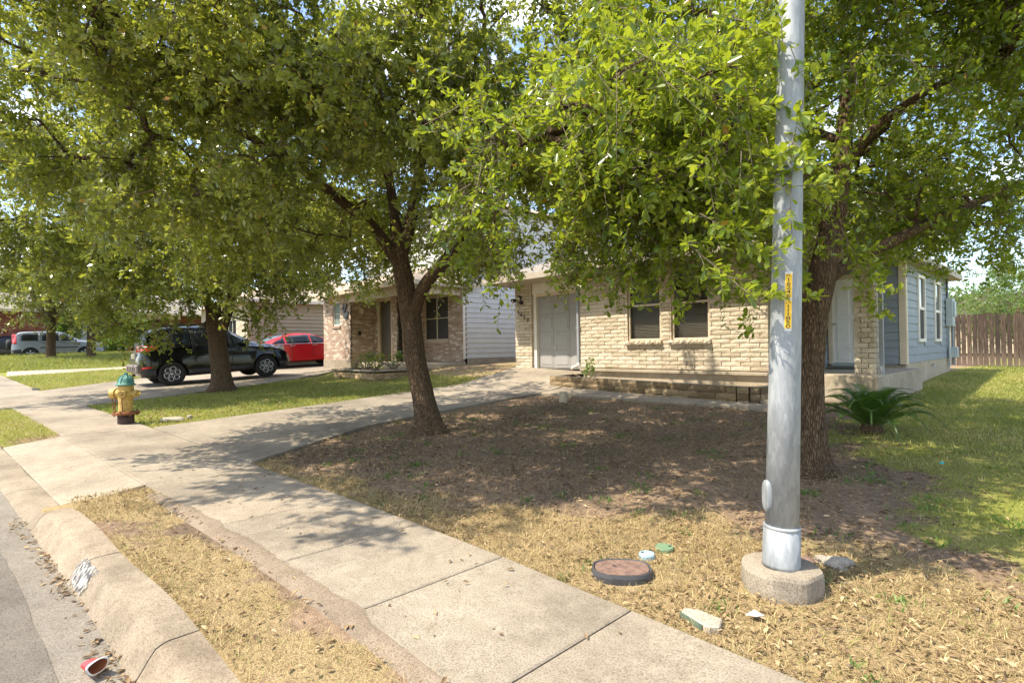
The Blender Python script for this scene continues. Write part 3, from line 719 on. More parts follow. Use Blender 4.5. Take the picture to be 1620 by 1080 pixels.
# roof: hip with fascia and soffit
ex0, ex1, ey0, ey1 = -12.0, -2.40, 10.28, 21.0; mxr = (ex0+ex1)/2; hw = (ex1-ex0)/2; rz = EAVE+.18+hw*.36
rb = MB(); A, B, C_, D = (ex0, ey0, EAVE+.14), (ex1, ey0, EAVE+.14), (ex1, ey1, EAVE+.14), (ex0, ey1, EAVE+.14); R1 = (mxr, ey0+hw, rz); R2 = (mxr, ey1-hw, rz)
rb.poly([A, B, R1]); rb.poly([B, C_, R2, R1]); rb.poly([C_, D, R2]); rb.poly([D, A, R1, R2])
roof = rb.obj('roof', M['roof'], h1)
fb = MB(); fb.box(ex0, ex1, ey0-.02, ey0, EAVE-.02, EAVE+.14); fb.box(ex1, ex1+.02, ey0-.02, ey1, EAVE-.02, EAVE+.14); fb.box(ex0-.02, ex0, ey0-.02, ey1, EAVE-.02, EAVE+.14); fb.box(ex0, ex1, ey1, ey1+.02, EAVE-.02, EAVE+.14)
fb.obj('fascia', M['fascia'], h1)
MB().box(ex0, ex1, ey0, ey1, EAVE+.001, EAVE+.02).obj('soffit', M['fascia'], h1)
# downspouts
def downspout(parent, x, y, z0, z1, kick=(0, -1)):
    d = MB(); d.box(x-.035, x+.035, y-.03, y+.03, z0+.12, z1); o = d.obj('downspout', M['downspout'], parent, .008)
    e = MB(); e.tube([(x, y, z0+.14), (x+kick[0]*.02, y+kick[1]*.02, z0+.07), (x+kick[0]*.2, y+kick[1]*.2, z0)], .04, 8); e.obj('elbow', M['white'] if kick[1] < 0 else M['downspout'], o)
    MB().box(x-.06, x+.06, y-.035, y+.04, 1.95, 1.98).obj('bracket', M['downspout'], o)
downspout(h1, -8.89, YW-.02, .93, EAVE, (-.4, -1)); downspout(h1, -2.46, 11.55, .55, EAVE, (.3, .9))
# house number and floodlight
def text(parent, s, loc, size, mat, rot=(math.pi/2, 0, 0), ext=.004, name='lettering', sx=1.0, align='CENTER'):
    c = bpy.data.curves.new(name, 'FONT'); c.body = s; c.size = size; c.extrude = ext; c.align_x = align; c.align_y = 'CENTER'; c.materials.append(mat)
    tmp = bpy.data.objects.new(name, c); COL.objects.link(tmp); dg = bpy.context.evaluated_depsgraph_get(); tme = bpy.data.meshes.new_from_object(tmp.evaluated_get(dg)); bpy.data.objects.remove(tmp); bpy.data.curves.remove(c); tme.name = name
    if not tme.materials: tme.materials.append(mat)
    o = bpy.data.objects.new(name, tme); COL.objects.link(o); o.parent = parent; o.location = Vector(loc)-org(parent); o.rotation_euler = rot; o.scale = (sx, 1, 1); return o
for ch, x, z in zip('6627', (-11.5, -11.38, -11.25, -11.12), (2.53, 2.44, 2.35, 2.25)): text(h1, ch, (x, 11.235, z), .17, M['black'], name='house_number')
fl = MB(); fl.lathe([(.0, 0), (.06, 0), (.06, .05), (0, .05)], (-11.36, 11.20, 2.80), 14, 'y'); flo = fl.obj('floodlight', M['black'], h1)
for dx, dz in ((-.13, .04), (.1, .12)):
    MB().tube([(-11.36, 11.19, 2.80), (-11.36+dx, 11.12, 2.82+dz)], .015, 6).obj('arm', M['black'], flo)
    MB().tube([(-11.36+dx, 11.14, 2.83+dz), (-11.36+dx*1.05, 11.06, 2.82+dz), (-11.36+dx*1.1, 11.0, 2.80+dz)], [.035, .06, .07], 12).obj('lamp_head', M['black'], flo)
    MB().tube([(-11.36+dx*1.1, 11.0, 2.80+dz), (-11.36+dx*1.11, 10.995, 2.80+dz)], [.06, .055], 12).obj('lens', M['cream'], flo)
# electric meter on the side wall end
em = thing('electric_meter', (XR+.1, 20.4, 1.9), 'pale green-grey electric meter box with conduit on the blue side wall', 'meter box')
MB().box(XR+.03, XR+.20, 20.15, 20.55, 1.92, 2.75).obj('meter_box', M['metal_grey'], em, .012)
MB().box(XR+.20, XR+.24, 20.2, 20.5, 2.2, 2.65).obj('cover', M['metal_grey'], em, .01)
MB().tube([(XR+.08, 20.35, 1.95), (XR+.08, 20.35, .75)], .028, 8).obj('conduit', M['metal_grey'], em)
MB().tube([(XR+.15, 20.45, 1.95), (XR+.15, 20.47, 1.3), (XR+.15, 20.5, .8)], .035, 8).obj('conduit', M['downspout'], em)
MB().box(XR+.08, XR+.26, 20.35, 20.62, 1.0, 1.32).obj('disconnect_box', M['metal_grey'], em, .01)
MB().tube([(XR+.05, 20.3, 2.75), (XR+.05, 20.3, EAVE)], .022, 8).obj('riser', M['black'], em)
sp = thing('hose_spigot', (XR+.02, 17.9, .85), 'small hose spigot on the side foundation', 'spigot')
MB().tube([(XR+.0, 17.9, .85), (XR+.07, 17.9, .85), (XR+.1, 17.9, .80)], .014, 8).obj('spout', M['metal_grey'], sp)
MB().lathe([(.0, 0), (.035, 0), (.035, .012), (0, .012)], (XR+.05, 17.9, .88), 10).obj('valve_handle', M['black'], sp)
dm = MB(); dm.box(-3.98, -3.42, 13.6, 14.4, .902, .925); S(dm.obj('doormat', M['black'], None, .006), 'dark doormat on the porch before the white front door', 'doormat')

# raised bed along the block front
bed = thing('raised_bed', (-6.3, 10.1, .5), 'long low block-walled raised bed under the front windows', 'planter')
bc = 0
pathpts = [(-8.74, 10.78), (-8.74, 9.62), (-4.25, 9.62), (-4.06, 9.67), (-3.95, 9.80), (-3.90, 10.0), (-3.90, 10.78)]
for i in range(len(pathpts)-1):
    a = Vector(pathpts[i]); b = Vector(pathpts[i+1]); L = (b-a).length; ang = math.atan2((b-a).y, (b-a).x)
    for k in (-1, 0, 1):
        n = max(1, round(L/.39)); st = L/n; off = .5*st if (k % 2 and n > 2) else 0
        xx = -off
        while xx < L-.02:
            s0, s1 = max(xx, 0), min(xx+st, L); cc = a+(b-a).normalized()*((s0+s1)/2)
            zb = np.interp(cc.x, [-8.7, -3.9], [.56, .49])
            place_brick(bed, M['planter'], cc.x, cc.y, zb+.055+k*.117, s1-s0-.008, .13, .110, ang, name='block'); xx += st
    mb = MB()
    nrm = Vector((-(b-a).y, (b-a).x)).normalized()*.055
    za, zb_ = [float(np.interp(p.x, [-8.7, -3.9], [.555, .49]))+.232 for p in (a, b)]
    mb.prism([(a.x-nrm.x, a.y-nrm.y, za), (b.x-nrm.x, b.y-nrm.y, zb_), (b.x+nrm.x, b.y+nrm.y, zb_), (a.x+nrm.x, a.y+nrm.y, za)], (0, 0, .014)); mb.obj('capping', M['concrete'], bed)
mb = MB(); mb.grid([[(x, y, .60+.03*float(fbm(x, y, 3, 2))) for x in np.linspace(-8.7, -3.95, 24)] for y in np.linspace(9.66, 10.87, 8)]); mb.obj('soil', M['ground'], bed, smooth=True)

# ------------------------------------------------------------------ house 2 (two-storey neighbour, pinkish brick porch)
h2 = thing('brick_house', (-18, 12, .8), 'two-storey neighbour house with pinkish brick porch front and pale grey siding', 'house')
YW2, YD2, YB2, YE2 = 11.55, 10.62, 9.65, 9.27; CX2 = -14.58; ZF = 1.02; EV2 = 3.58
hm = BrickMass()
def bwall(x0, x1, y, z0, z1, holes=(), seed=0, bw=.2, bh=.060, gap=.0085):
    for (bx_, bz, w, k) in courses(x0, x1, z0, z1, bw, bh, gap, holes, seed): hm.add(bx_, y+.03, bz, w, .06, bh, 0, True)
mb = MB()
def bk(x0, x1, y, z0, z1, holes=()):
    xs2 = sorted({x0, x1, *[h[0] for h in holes], *[h[1] for h in holes]})
    for a, b in zip(xs2[:-1], xs2[1:]):
        hh = [h for h in holes if h[0] <= a and h[1] >= b]
        if not hh: mb.box(a, b, y+.05, y+.2, z0, z1)
        else:
            if hh[0][2] > z0: mb.box(a, b, y+.05, y+.2, z0, hh[0][2])
            if hh[0][3] < z1: mb.box(a, b, y+.05, y+.2, hh[0][3], z1)
HW = (-16.86, -15.38, 1.78, 3.36); HD = (-18.50, -17.66, ZF, 3.30); HS = (-20.42, -19.80, 2.42, 3.36)
bk(-17.25, CX2, YW2, .6, 3.6, [HW]); bwall(-17.25, CX2+.0, YW2, ZF, 3.6, [HW], 21)
bk(-19.2, -17.2, YD2, .6, 3.6, [HD]); bwall(-19.2, -17.2, YD2, ZF, 3.6, [(HD[0]-.13, HD[1]+.06, ZF, 3.42)], 22)
bk(-21.22, -18.95, YB2, .4, 3.6, [HS]); bwall(-21.24, -18.93, YB2, 1.09, 3.6, [HS], 23)
for y0, y1, x, sd in ((YB2, YD2, -18.93, 24), (YD2, YW2, -17.2, 25)):
    mb.box(x-.2, x-.05, y0+.06, y1+.06, .6, 3.6)
    for (by_, bz, w, k) in courses(y0, y1, ZF, 3.6, .2, .060, .0085, (), sd): hm.add(x-.03, by_, bz, w, .06, .06, math.pi/2, True)
mb.obj('wall', M['mortar'], h2); hm.obj('brick_courses', M['pinkbrick'], h2)
MB().box(-21.25, -18.92, YB2-.02, YB2+.2, .3, 1.085).obj('foundation', M['concrete_light'], h2, .006)
# siding side wall and upper storey
MB().box(-21.2, CX2-.02, YW2+.1, 20, .6, 6.6).obj('wall', M['white_siding'], h2)
for i in range(31): board(h2, M['white_siding'], 'y', YW2+.12, 20, CX2-.02, 1.13+i*.176, .176, 1)
for i in range(13): board(h2, M['white_siding'], 'x', -21.2, CX2-.02, YW2+.09, 4.3+i*.176, .176, -1)
MB().box(CX2-.02, CX2+.02, YW2+.03, YW2+.12, 1.1, 6.6).obj('corner_board', M['white'], h2, .003)
MB().box(-21.2, CX2-.0, YW2+.1, 20, .3, 1.125).obj('foundation', M['concrete_light'], h2)
MB().box(-19.6, CX2+.02, YB2+.25, YW2+.12, .35, ZF-.02).obj('porch_slab', M['concrete_light'], h2, .012)
# porch posts, beams
MB().box(CX2-.22, CX2-.04, YE2+.32, YE2+.5, ZF-.02, 3.3).obj('porch_post', M['tan_trim'], h2, .008)
MB().box(-18.95, CX2-.02, YE2+.33, YE2+.47, 3.26, 3.56).obj('porch_beam', M['tan_trim'], h2, .006)
MB().box(CX2-.20, CX2-.06, YE2+.5, YW2, 3.28, 3.56).obj('porch_beam', M['tan_trim'], h2, .006)
MB().box(-21.1, CX2+.0, YE2+.02, YW2+.1, EV2-.03, EV2).obj('soffit', M['tan_trim'], h2)
pr = MB(); e0, e1 = -21.35, CX2+.14
A, B = (e0, YE2, EV2+.1), (e1, YE2, EV2+.1); C_, D = (e1, YW2+.6, EV2+.1), (e0, YW2+.6, EV2+.1); zt = EV2+.1+2.3*.36
pr.poly([A, B, (e1-2.3, YE2+2.3, zt), (e0, YE2+2.3, zt)]); pr.poly([B, (e1, YW2+.05, EV2+.1), (e1-2.3, YE2+2.3, zt)])
pr.obj('porch_roof', M['roof_tan'], h2)
fb = MB(); fb.box(e0, e1, YE2-.02, YE2, EV2-.05, EV2+.1); fb.box(e1, e1+.02, YE2-.02, YW2+.75, EV2-.05, EV2+.1); fb.obj('fascia', M['tan_trim'], h2)
up = MB(); a0, a1, b0, b1 = -21.5, CX2+.3, YW2-.25, 20.3; mm = (a0+a1)/2; hh_ = (a1-a0)/2
up.poly([(a0,b0,6.6), (a1,b0,6.6), (mm, b0+hh_, 6.6+hh_*.4)]); up.poly([(a1,b0,6.6), (a1,b1,6.6), (mm,b1-hh_,6.6+hh_*.4), (mm,b0+hh_,6.6+hh_*.4)]); up.poly([(a1,b1,6.6), (a0,b1,6.6), (mm,b1-hh_,6.6+hh_*.4)]); up.poly([(a0,b1,6.6), (a0,b0,6.6), (mm,b0+hh_,6.6+hh_*.4), (mm,b1-hh_,6.6+hh_*.4)])
up.obj('roof', M['roof_tan'], h2)
# windows and door
def win2(Wn, y, panes_x, frame='tan_trim', pane='screen'):
    x0, x1, z0, z1 = Wn; w = MB(); t = .04
    w.box(x0, x0+t, y+.04, y+.12, z0, z1); w.box(x1-t, x1, y+.04, y+.12, z0, z1); w.box(x0+t, x1-t, y+.04, y+.12, z1-t, z1); w.box(x0+t, x1-t, y+.04, y+.12, z0, z0+t)
    o = w.obj('window', M[frame], h2)
    for i in range(panes_x):
        a = x0+t+(x1-x0-2*t)*i/panes_x; b = x0+t+(x1-x0-2*t)*(i+1)/panes_x
        if i: MB().box(a-.02, a+.02, y+.055, y+.1, z0+t, z1-t).obj('mullion', M['cream'], o)
        for za, zb in ((z0+t, (z0+z1)/2-.012), ((z0+z1)/2+.012, z1-t)): MB().box(a+.02*(i > 0), b-.02*(i < panes_x-1), y+.075, y+.08, za, zb).obj('pane', M[pane], o)
    MB().box(x0+t, x1-t, y+.062, y+.1, (z0+z1)/2-.012, (z0+z1)/2+.012).obj('meeting_rail', M['cream'], o)
    MB().box(x0-.06, x1+.06, y-.04, y+.06, z0-.1, z0-.01).obj('sill', M['pinkbrick'], o)
win2(HW, YW2, 2)
M['glass_pale'] = glass('pale_window_glass', (.16,.2,.19), .06); win2(HS, YB2, 1, 'white', 'glass_pale')
MB().box(HS[0]-.02, HS[1]+.02, YB2-.01, YB2+.06, HS[3], 3.58).obj('window_panel', M['tan_trim'], h2)
d2 = MB().box(HD[0], HD[1], YD2+.1, YD2+.14, HD[2], HD[3]).obj('front_door', M['door_dark'], h2)
for a, b in ((-18.42, -18.12), (-18.04, -17.74)):
    for c, d in ((1.15, 1.75), (1.85, 2.5), (2.6, 3.2)): MB().box(a, b, YD2+.092, YD2+.0995, c, d).obj('door_panel', M['door_dark'], d2, .004)
df = MB(); df.box(HD[0]-.12, HD[0]-.002, YD2-.01, YD2+.16, ZF, 3.42); df.box(HD[1]+.002, HD[1]+.05, YD2-.01, YD2+.16, ZF, 3.42); df.box(HD[0]-.002, HD[1]+.002, YD2-.01, YD2+.16, 3.302, 3.42); df.obj('door_frame', M['tan_trim'], h2, .004)
lt = MB(); lt.box(-18.93, -18.88, YB2+.35, YB2+.47, 2.85, 3.1); lto = lt.obj('porch_lamp', M['cream'], h2, .01)
MB().tube([(-18.86, YB2+.41, 3.05), (-18.78, YB2+.41, 3.0), (-18.77, YB2+.41, 2.85)], [.03, .06, .05], 10).obj('lamp_shade', M['cream'], lto)
MB().box(-18.93, -18.905, YB2+.3, YB2+.42, 2.02, 2.18).obj('mailbox_plate', M['black'], h2)
# metal bird ornament
orn = thing('wall_ornament', (-19.33, YB2, 2.9), 'dark metal hummingbird and flower ornament on the pinkish brick wall', 'ornament')
def plate(pts, parent, name, y=YB2-.025, t=.02): MB().prism([(a, y, b) for a, b in pts], (0, -t, 0)).obj(name, M['ornament'], parent)
M['ornament'] = plain('blackened_metal', (.07,.075,.08), .55, .3, 30, .4)
plate([(-19.62, 3.10), (-19.46, 3.07), (-19.36, 2.99), (-19.30, 2.86), (-19.37, 2.84), (-19.45, 2.93), (-19.52, 3.02)], orn, 'body')
plate([(-19.40, 3.0), (-19.28, 3.17), (-19.16, 3.22), (-19.20, 3.08), (-19.32, 2.94)], orn, 'wing')
plate([(-19.45, 3.03), (-19.42, 3.2), (-19.34, 3.24), (-19.36, 3.08)], orn, 'wing', y=YB2-.05)
plate([(-19.42, 2.84), (-19.3, 2.88), (-19.14, 2.93), (-19.06, 2.86), (-19.1, 2.72), (-19.22, 2.63), (-19.36, 2.66), (-19.44, 2.74)], orn, 'flower')
# stone planter in front of porch 2
p2 = thing('stone_planter', (-15.4, 8.6, .6), 'low stone-walled planter with capstones before the neighbour porch', 'planter')
for (a, b) in (((-16.75, 7.97), (-14.16, 7.97)), ((-14.16, 7.97), (-14.16, 9.9)), ((-16.75, 9.3), (-16.75, 7.97))):
    a = Vector(a); b = Vector(b); L = (b-a).length; ang = math.atan2((b-a).y, (b-a).x); r_ = random.Random(int(L*100))
    for k in range(2):
        s_ = 0
        while s_ < L-.03:
            w = min(r_.uniform(.16, .42), L-s_); cc = a+(b-a).normalized()*(s_+w/2)
            place_brick(p2, M['stone'], cc.x, cc.y, .63+k*.105, w-.012, .16, .098, ang, name='stone'); s_ += w
    s_ = 0
    while s_ < L-.03:
        w = min(.62, L-s_); cc = a+(b-a).normalized()*(s_+w/2); place_brick(p2, M['concrete'], cc.x, cc.y, .845, w-.01, .26, .05, ang, name='capstone'); s_ += w
mb = MB(); mb.grid([[(x, y, .80+.05*float(fbm(x, y, 3, 2))) for x in np.linspace(-16.7, -14.2, 12)] for y in np.linspace(8.0, 9.8, 8)]); mb.obj('soil', M['ground'], p2, smooth=True)

# ------------------------------------------------------------------ house 3 (tan siding side wall)
h3 = thing('tan_house', (-29, 12, .8), 'neighbour house with tan siding side wall and whitish brick front behind the red car', 'house')
X3, Y3 = -25.5, 8.06
MB().box(-33, X3-.02, Y3+.08, 18, .4, 3.75).obj('wall', M['tan_siding'], h3)
for i in range(16): board(h3, M['tan_siding'], 'y', Y3+.12, 18, X3-.02, .98+i*.178, .178, 1, .045)
MB().box(X3-.12, X3+.03, Y3-.02, Y3+.12, .9, 3.78).obj('corner_board', M['cream'], h3, .004)
hm3 = BrickMass()
for (bx_, bz, w, k) in courses(-33, X3-.12, .9, 3.75, .2, .064, .009, [(-28.4, -27.1, 1.3, 3.0)], 31): hm3.add(bx_, Y3+.04, bz, w, .06, .064, 0, True)
hm3.obj('brick_courses', M['whitebrick'], h3)
w3 = MB(); w3.box(-28.4, -27.1, Y3+.06, Y3+.1, 1.3, 3.0); wo3 = w3.obj('window', M['white'], h3)
for a, b in ((-28.33, -27.79), (-27.71, -27.17)): MB().box(a, b, Y3+.05, Y3+.058, 1.37, 2.93).obj('pane', M['glass'], wo3)
rf = MB(); zt3 = 3.78
rf.poly([(-33.3, Y3-.4, zt3), (X3+.35, Y3-.4, zt3), (X3-3.7, Y3+3.4, zt3+1.6), (-29.6, Y3+3.4, zt3+1.6)]); rf.poly([(X3+.35, Y3-.4, zt3), (X3+.35, 18.3, zt3), (X3-3.7, 14.5, zt3+1.6), (X3-3.7, Y3+3.4, zt3+1.6)]); rf.poly([(-33.3, Y3-.4, zt3), (-29.6, Y3+3.4, zt3+1.6), (-29.6, 14.5, zt3+1.6), (-33.3, 18.3, zt3)])
rf.obj('roof', M['roof_tan'], h3)
fb = MB(); fb.box(X3+.33, X3+.36, Y3-.42, 18.3, zt3-.12, zt3+.02); fb.box(-33.3, X3+.33, Y3-.43, Y3-.4, zt3-.12, zt3+.02); fb.obj('gutter', M['white'], h3)
MB().box(-33.3, X3+.3, Y3-.38, 18.2, zt3-.05, zt3-.02).obj('soffit', M['cream'], h3)

# ------------------------------------------------------------------ house 4 (red brick, far left, facing the bend)
h4 = thing('red_brick_house', (-50, 5, 1.3), 'far red brick house with dark porch behind the silver car', 'house')
X4 = -47.6; Z4 = 1.35
hm4 = BrickMass()
def rwall(y0, y1, x, z0, z1, sd):
    for (by_, bz, w, k) in courses(y0, y1, z0, z1, .23, .075, .012, (), sd): hm4.add(x-.03, by_, bz, w, .06, .075, math.pi/2, True)
MB().box(-54, X4-.06, -2, 5.0, 1.2, 4.4).obj('wall', M['mortar_dark'], h4); MB().box(-54, X4-1.6, 5.0, 13, 1.2, 4.4).obj('wall', M['mortar_dark'], h4)
rwall(-2, 3.35, X4, 1.6, 4.3, 41)
MB().box(X4-.06, X4-.0, 3.36, 4.75, 1.6, 4.4).obj('wall', M['white_siding'], h4)
for i in range(14): board(h4, M['white_siding'], 'y', 3.38, 4.73, X4+.0, 1.62+i*.19, .19, 1)
rwall(4.76, 5.0, X4, 1.4, 4.3, 42); rwall(5.0, 12.9, X4-1.55, 1.4, 4.3, 43)
for y in (5.75, 7.6, 9.6):
    MB().box(X4-.35, X4-.05, y, y+.34, 1.2, 4.1).obj('porch_post', M['mortar_dark'], h4); rwall(y-.02, y+.36, X4+.0, 1.5, 4.1, int(y*10))
hm4.obj('brick_courses', M['redbrick'], h4)
MB().box(X4-.4, X4+.1, 4.95, 10.2, 3.95, 4.35).obj('porch_beam', M['tan_trim'], h4)
MB().box(X4-1.54, X4-1.48, 5.15, 6.0, 1.6, 3.7).obj('front_door', M['door_dark'], h4)
MB().box(X4-1.5, X4+.15, 4.95, 10.2, 1.1, 1.62).obj('porch_slab', M['concrete_light'], h4)
r4 = MB(); r4.poly([(X4+.5, -2.5, 4.38), (X4+.5, 13.3, 4.38), (X4-3.6, 10, 6.0), (X4-3.6, 1, 6.0)]); r4.poly([(X4+.5, -2.5, 4.38), (X4-3.6, 1, 6.0), (-54.5, -2.5, 4.38)]); r4.poly([(X4+.5, 13.3, 4.38), (-54.5, 13.3, 4.38), (X4-3.6, 10, 6.0)]); r4.obj('roof', M['roof'], h4)
MB().box(X4+.48, X4+.52, -2.5, 13.3, 4.22, 4.38).obj('fascia', M['tan_trim'], h4)

# ------------------------------------------------------------------ house behind the fence
wx, wy = c2w(27.5, 33.5)
h5 = thing('far_house', (wx, wy, .6), 'distant pale house with grey roof behind the wooden fence', 'house')
MB().box(wx-5, wx+5, wy, wy+6, .4, 3.0).obj('wall', M['cream'], h5)
r5 = MB(); r5.poly([(wx-5.4, wy-.4, 3.0), (wx+5.4, wy-.4, 3.0), (wx+3, wy+3, 4.4), (wx-3, wy+3, 4.4)]); r5.poly([(wx+5.4, wy-.4, 3.0), (wx+5.4, wy+6.4, 3.0), (wx+3, wy+3, 4.4)]); r5.poly([(wx-5.4, wy-.4, 3.0), (wx-3, wy+3, 4.4), (wx-5.4, wy+6.4, 3.0)]); r5.poly([(wx-5.4, wy+6.4, 3.0), (wx-3, wy+3, 4.4), (wx+3, wy+3, 4.4), (wx+5.4, wy+6.4, 3.0)]); r5.obj('roof', M['roof'], h5)
MB().box(wx-5.4, wx+5.4, wy-.43, wy-.4, 2.85, 3.0).obj('fascia', M['cream'], h5)

# ------------------------------------------------------------------ fence
fc = thing('wood_fence', (0, 25, .6), 'weathered brown wood picket fence at the back of the side yard', 'fence')
PK = []
for i in range(4):
    r_ = random.Random(i); w = .128+r_.uniform(-.004, .006); h = 1.82+r_.uniform(-.03, .03); t = r_.uniform(-.008, .008)
    me = MB().prism([(-w/2, 0, 0), (w/2, 0, 0), (w/2+t, 0, h-.04), (w/2-.03+t, 0, h), (-w/2+.03+t, 0, h), (-w/2+t, 0, h-.04)], (0, .018, 0)).mesh('picket'); me.materials.append(M['wood']); PK.append(me)
x = -3.3; i = 0
while x < 7:
    o = bpy.data.objects.new('picket', PK[random.randrange(4)]); COL.objects.link(o); o.parent = fc
    o.location = Vector((x, 25, T(x, 25)-.01+random.uniform(-.012, .012)))-org(fc); o.rotation_euler = (0, random.uniform(-.008, .008), random.uniform(-.05, .05)); x += .150+random.uniform(-.004, .006)
for z in (.95, 2.1): MB().box(-3.3, 7, 25.022, 25.06, z, z+.09).obj('rail', M['wood'], fc)
for xp in (-3.2, -.8, 1.6, 4, 6.4): MB().box(xp, xp+.09, 25.062, 25.15, .4, 2.35).obj('post', M['wood'], fc)
# ------------------------------------------------------------------ trees
LEAF6 = np.array([[0, 0, 0], [.34, .30, .05], [.70, .46, .08], [1, 0, .0], [.70, -.46, .08], [.34, -.30, .05]])    # along, width, lift
LEAF6F = np.array([[0, 3, 2, 1], [0, 5, 4, 3]])
LEAF4 = np.array([[0, 0, 0], [.55, .5, .07], [1, 0, 0], [.55, -.5, .07]]); LEAF4F = np.array([[0, 1, 2, 3]])
def norm(a): return a/np.maximum(np.linalg.norm(a, axis=-1, keepdims=True), 1e-9)
def leaves_mesh(P, D, N, size, aspect, tmpl, faces, rng):
    """P base points, D directions, N approx normals"""
    n = len(P); D = norm(D); W = norm(np.cross(N, D)); U = np.cross(D, W)
    s = size*(.55+.9*rng.random((n, 1))); w = s*aspect*(.8+.4*rng.random((n, 1)))
    V = P[:, None, :]+D[:, None, :]*(tmpl[None, :, 0:1]*s[:, None, :])+W[:, None, :]*(tmpl[None, :, 1:2]*w[:, None, :])+U[:, None, :]*(tmpl[None, :, 2:3]*s[:, None, :])
    k = len(tmpl); F = faces[None]+(np.arange(n)*k)[:, None, None]
    return V.reshape(-1, 3), F.reshape(-1, faces.shape[1])
def tubes(paths, n=5):
    mb = MB()
    for p, r in paths: mb.tube(p, r, n)
    return mb
def rs(poly, step):
    out = [np.array(poly[0], float)]
    for a, b in zip(poly[:-1], poly[1:]):
        a = np.array(a, float); b = np.array(b, float); k = max(1, int(np.linalg.norm(b-a)/step))
        for i in range(1, k+1): out.append(a+(b-a)*i/k)
    return out
def smooth_poly(poly, it=2):
    p = [np.array(a, float) for a in poly]
    for _ in range(it):
        q = [p[0]]
        for a, b in zip(p[:-1], p[1:]): q += [a*.75+b*.25, a*.25+b*.75]
        q.append(p[-1]); p = q
    return p
def make_tree(name, label, trunk, limbs, lobes, natt, ntw, nlf, leaf, asp, mat, seed, group=None, six=True, k=1.0, camf=True, twlen=.42, droop=.35, bark_n=16, flare=1.6, sprigs=()):
    """trunk / limbs: polylines (point..., with radii lists); coordinates are view-aligned ground coordinates (X right, Y away, z up)"""
    rng = np.random.default_rng(seed); r_ = random.Random(seed)
    def cv(p):
        p = np.asarray(p, float); X, Y, z = p[..., 0]*k, p[..., 1]*k, CAM_H+(p[..., 2]-CAM_H)*k
        if not camf: return np.stack([p[..., 0], p[..., 1], p[..., 2]], -1)
        x, y = c2w(X, Y); return np.stack([x, y, z], -1)
    tp, tr = trunk; tr = [r*(k*.92 if camf else 1) for r in tr]; limbs = [(a_, [r*(k*.92 if camf else 1) for r in b_]) for a_, b_ in limbs]; tp = cv(tp); base = tp[0].copy(); gz = T(base[0], base[1]); base[2] = gz
    tp[0][2] = gz-.08
    root = thing(name, tuple(base), label, 'tree', group)
    # trunk with flared, slightly fluted base
    sp_ = smooth_poly(tp, 2); rr = np.interp(np.linspace(0, 1, len(sp_)), np.linspace(0, 1, len(tr)), tr)
    mb = MB(); n0 = 0; mb.tube(sp_, list(rr), bark_n)
    V = np.array(mb.v); h = V[:, 2]-gz; ctr = np.array([np.interp(h+gz, [p[2] for p in sp_], [p[i] for p in sp_]) for i in range(2)]).T
    off = V[:, :2]-ctr; ang = np.arctan2(off[:, 1], off[:, 0])
    fl = 1+(flare-1)*np.exp(-np.maximum(h, 0)/.13)*(1+.35*np.cos(ang*5+seed))+.035*np.cos(ang*3+h*3+seed)+.03*np.sin(ang*7+h*9)
    V[:, :2] = ctr+off*fl[:, None]; mb.v = [tuple(v) for v in V]
    nodes = []; par = []; rad = []
    wpaths = []
    for p in rs(sp_, .25)[int(.55*len(rs(sp_, .25))):]: nodes.append(p)
    for (lp, lr) in limbs:
        lp = smooth_poly(cv(lp), 2); q = np.interp(np.linspace(0, 1, len(lp)), np.linspace(0, 1, len(lr)), lr)
        wpaths.append((lp, list(q))); nodes += rs(lp, .22)[2:]
    tr_o = mb.obj('trunk', M['bark'], root, smooth=True)
    if wpaths: tubes(wpaths, 10).obj('limb', M['bark'], root, smooth=True) if False else None
    for (lp, q) in wpaths: MB().tube(lp, q, 10).obj('limb', M['bark'], root, smooth=True)
    # attractors in the lobes
    vols = np.array([(l[3]*l[4]*l[5])**.75*(l[6] if len(l) > 6 else 1) for l in lobes]); vols /= vols.sum(); A = []; LC = []; LR = []
    for l, v in zip(lobes, vols):
        m = max(6, int(natt*v*1.55)); d = norm(rng.normal(size=(m, 3))); r = rng.random((m, 1))**(1/2.6)
        r = np.maximum(r, .35); c = np.array(l[:3]); R = np.array(l[3:6])
        bumpy = 1+.16*np.sin(d[:, :1]*5+seed)+.12*np.sin(d[:, 1:2]*7+2)+.1*rng.normal(size=(m, 1))
        pts = cv(c+d*r*R*bumpy); kf = 2.6 if camf else 1.6
        kp_ = (np.sin(pts[:, 0]*kf+seed)*np.sin(pts[:, 1]*kf+1.3*seed)*1.0+np.sin(pts[:, 2]*kf*1.2+pts[:, 0]*1.1)*.6+rng.normal(size=m)*.25) > -.22
        pts = pts[kp_]; A.append(pts); LC.append(np.repeat(cv(c)[None], len(pts), 0))
    A = np.concatenate(A); LC = np.concatenate(LC)
    nodes = [np.array(p) for p in nodes]; NA = np.array(nodes)
    order = np.argsort([np.min(np.linalg.norm(NA-a, axis=1)) for a in A])
    arr = np.zeros((len(nodes)+len(A)*4, 3)); arr[:len(nodes)] = NA; cnt = len(nodes); parent = list(range(cnt)); weight = np.zeros(len(arr)); pth = []; par = [-1]*len(arr)
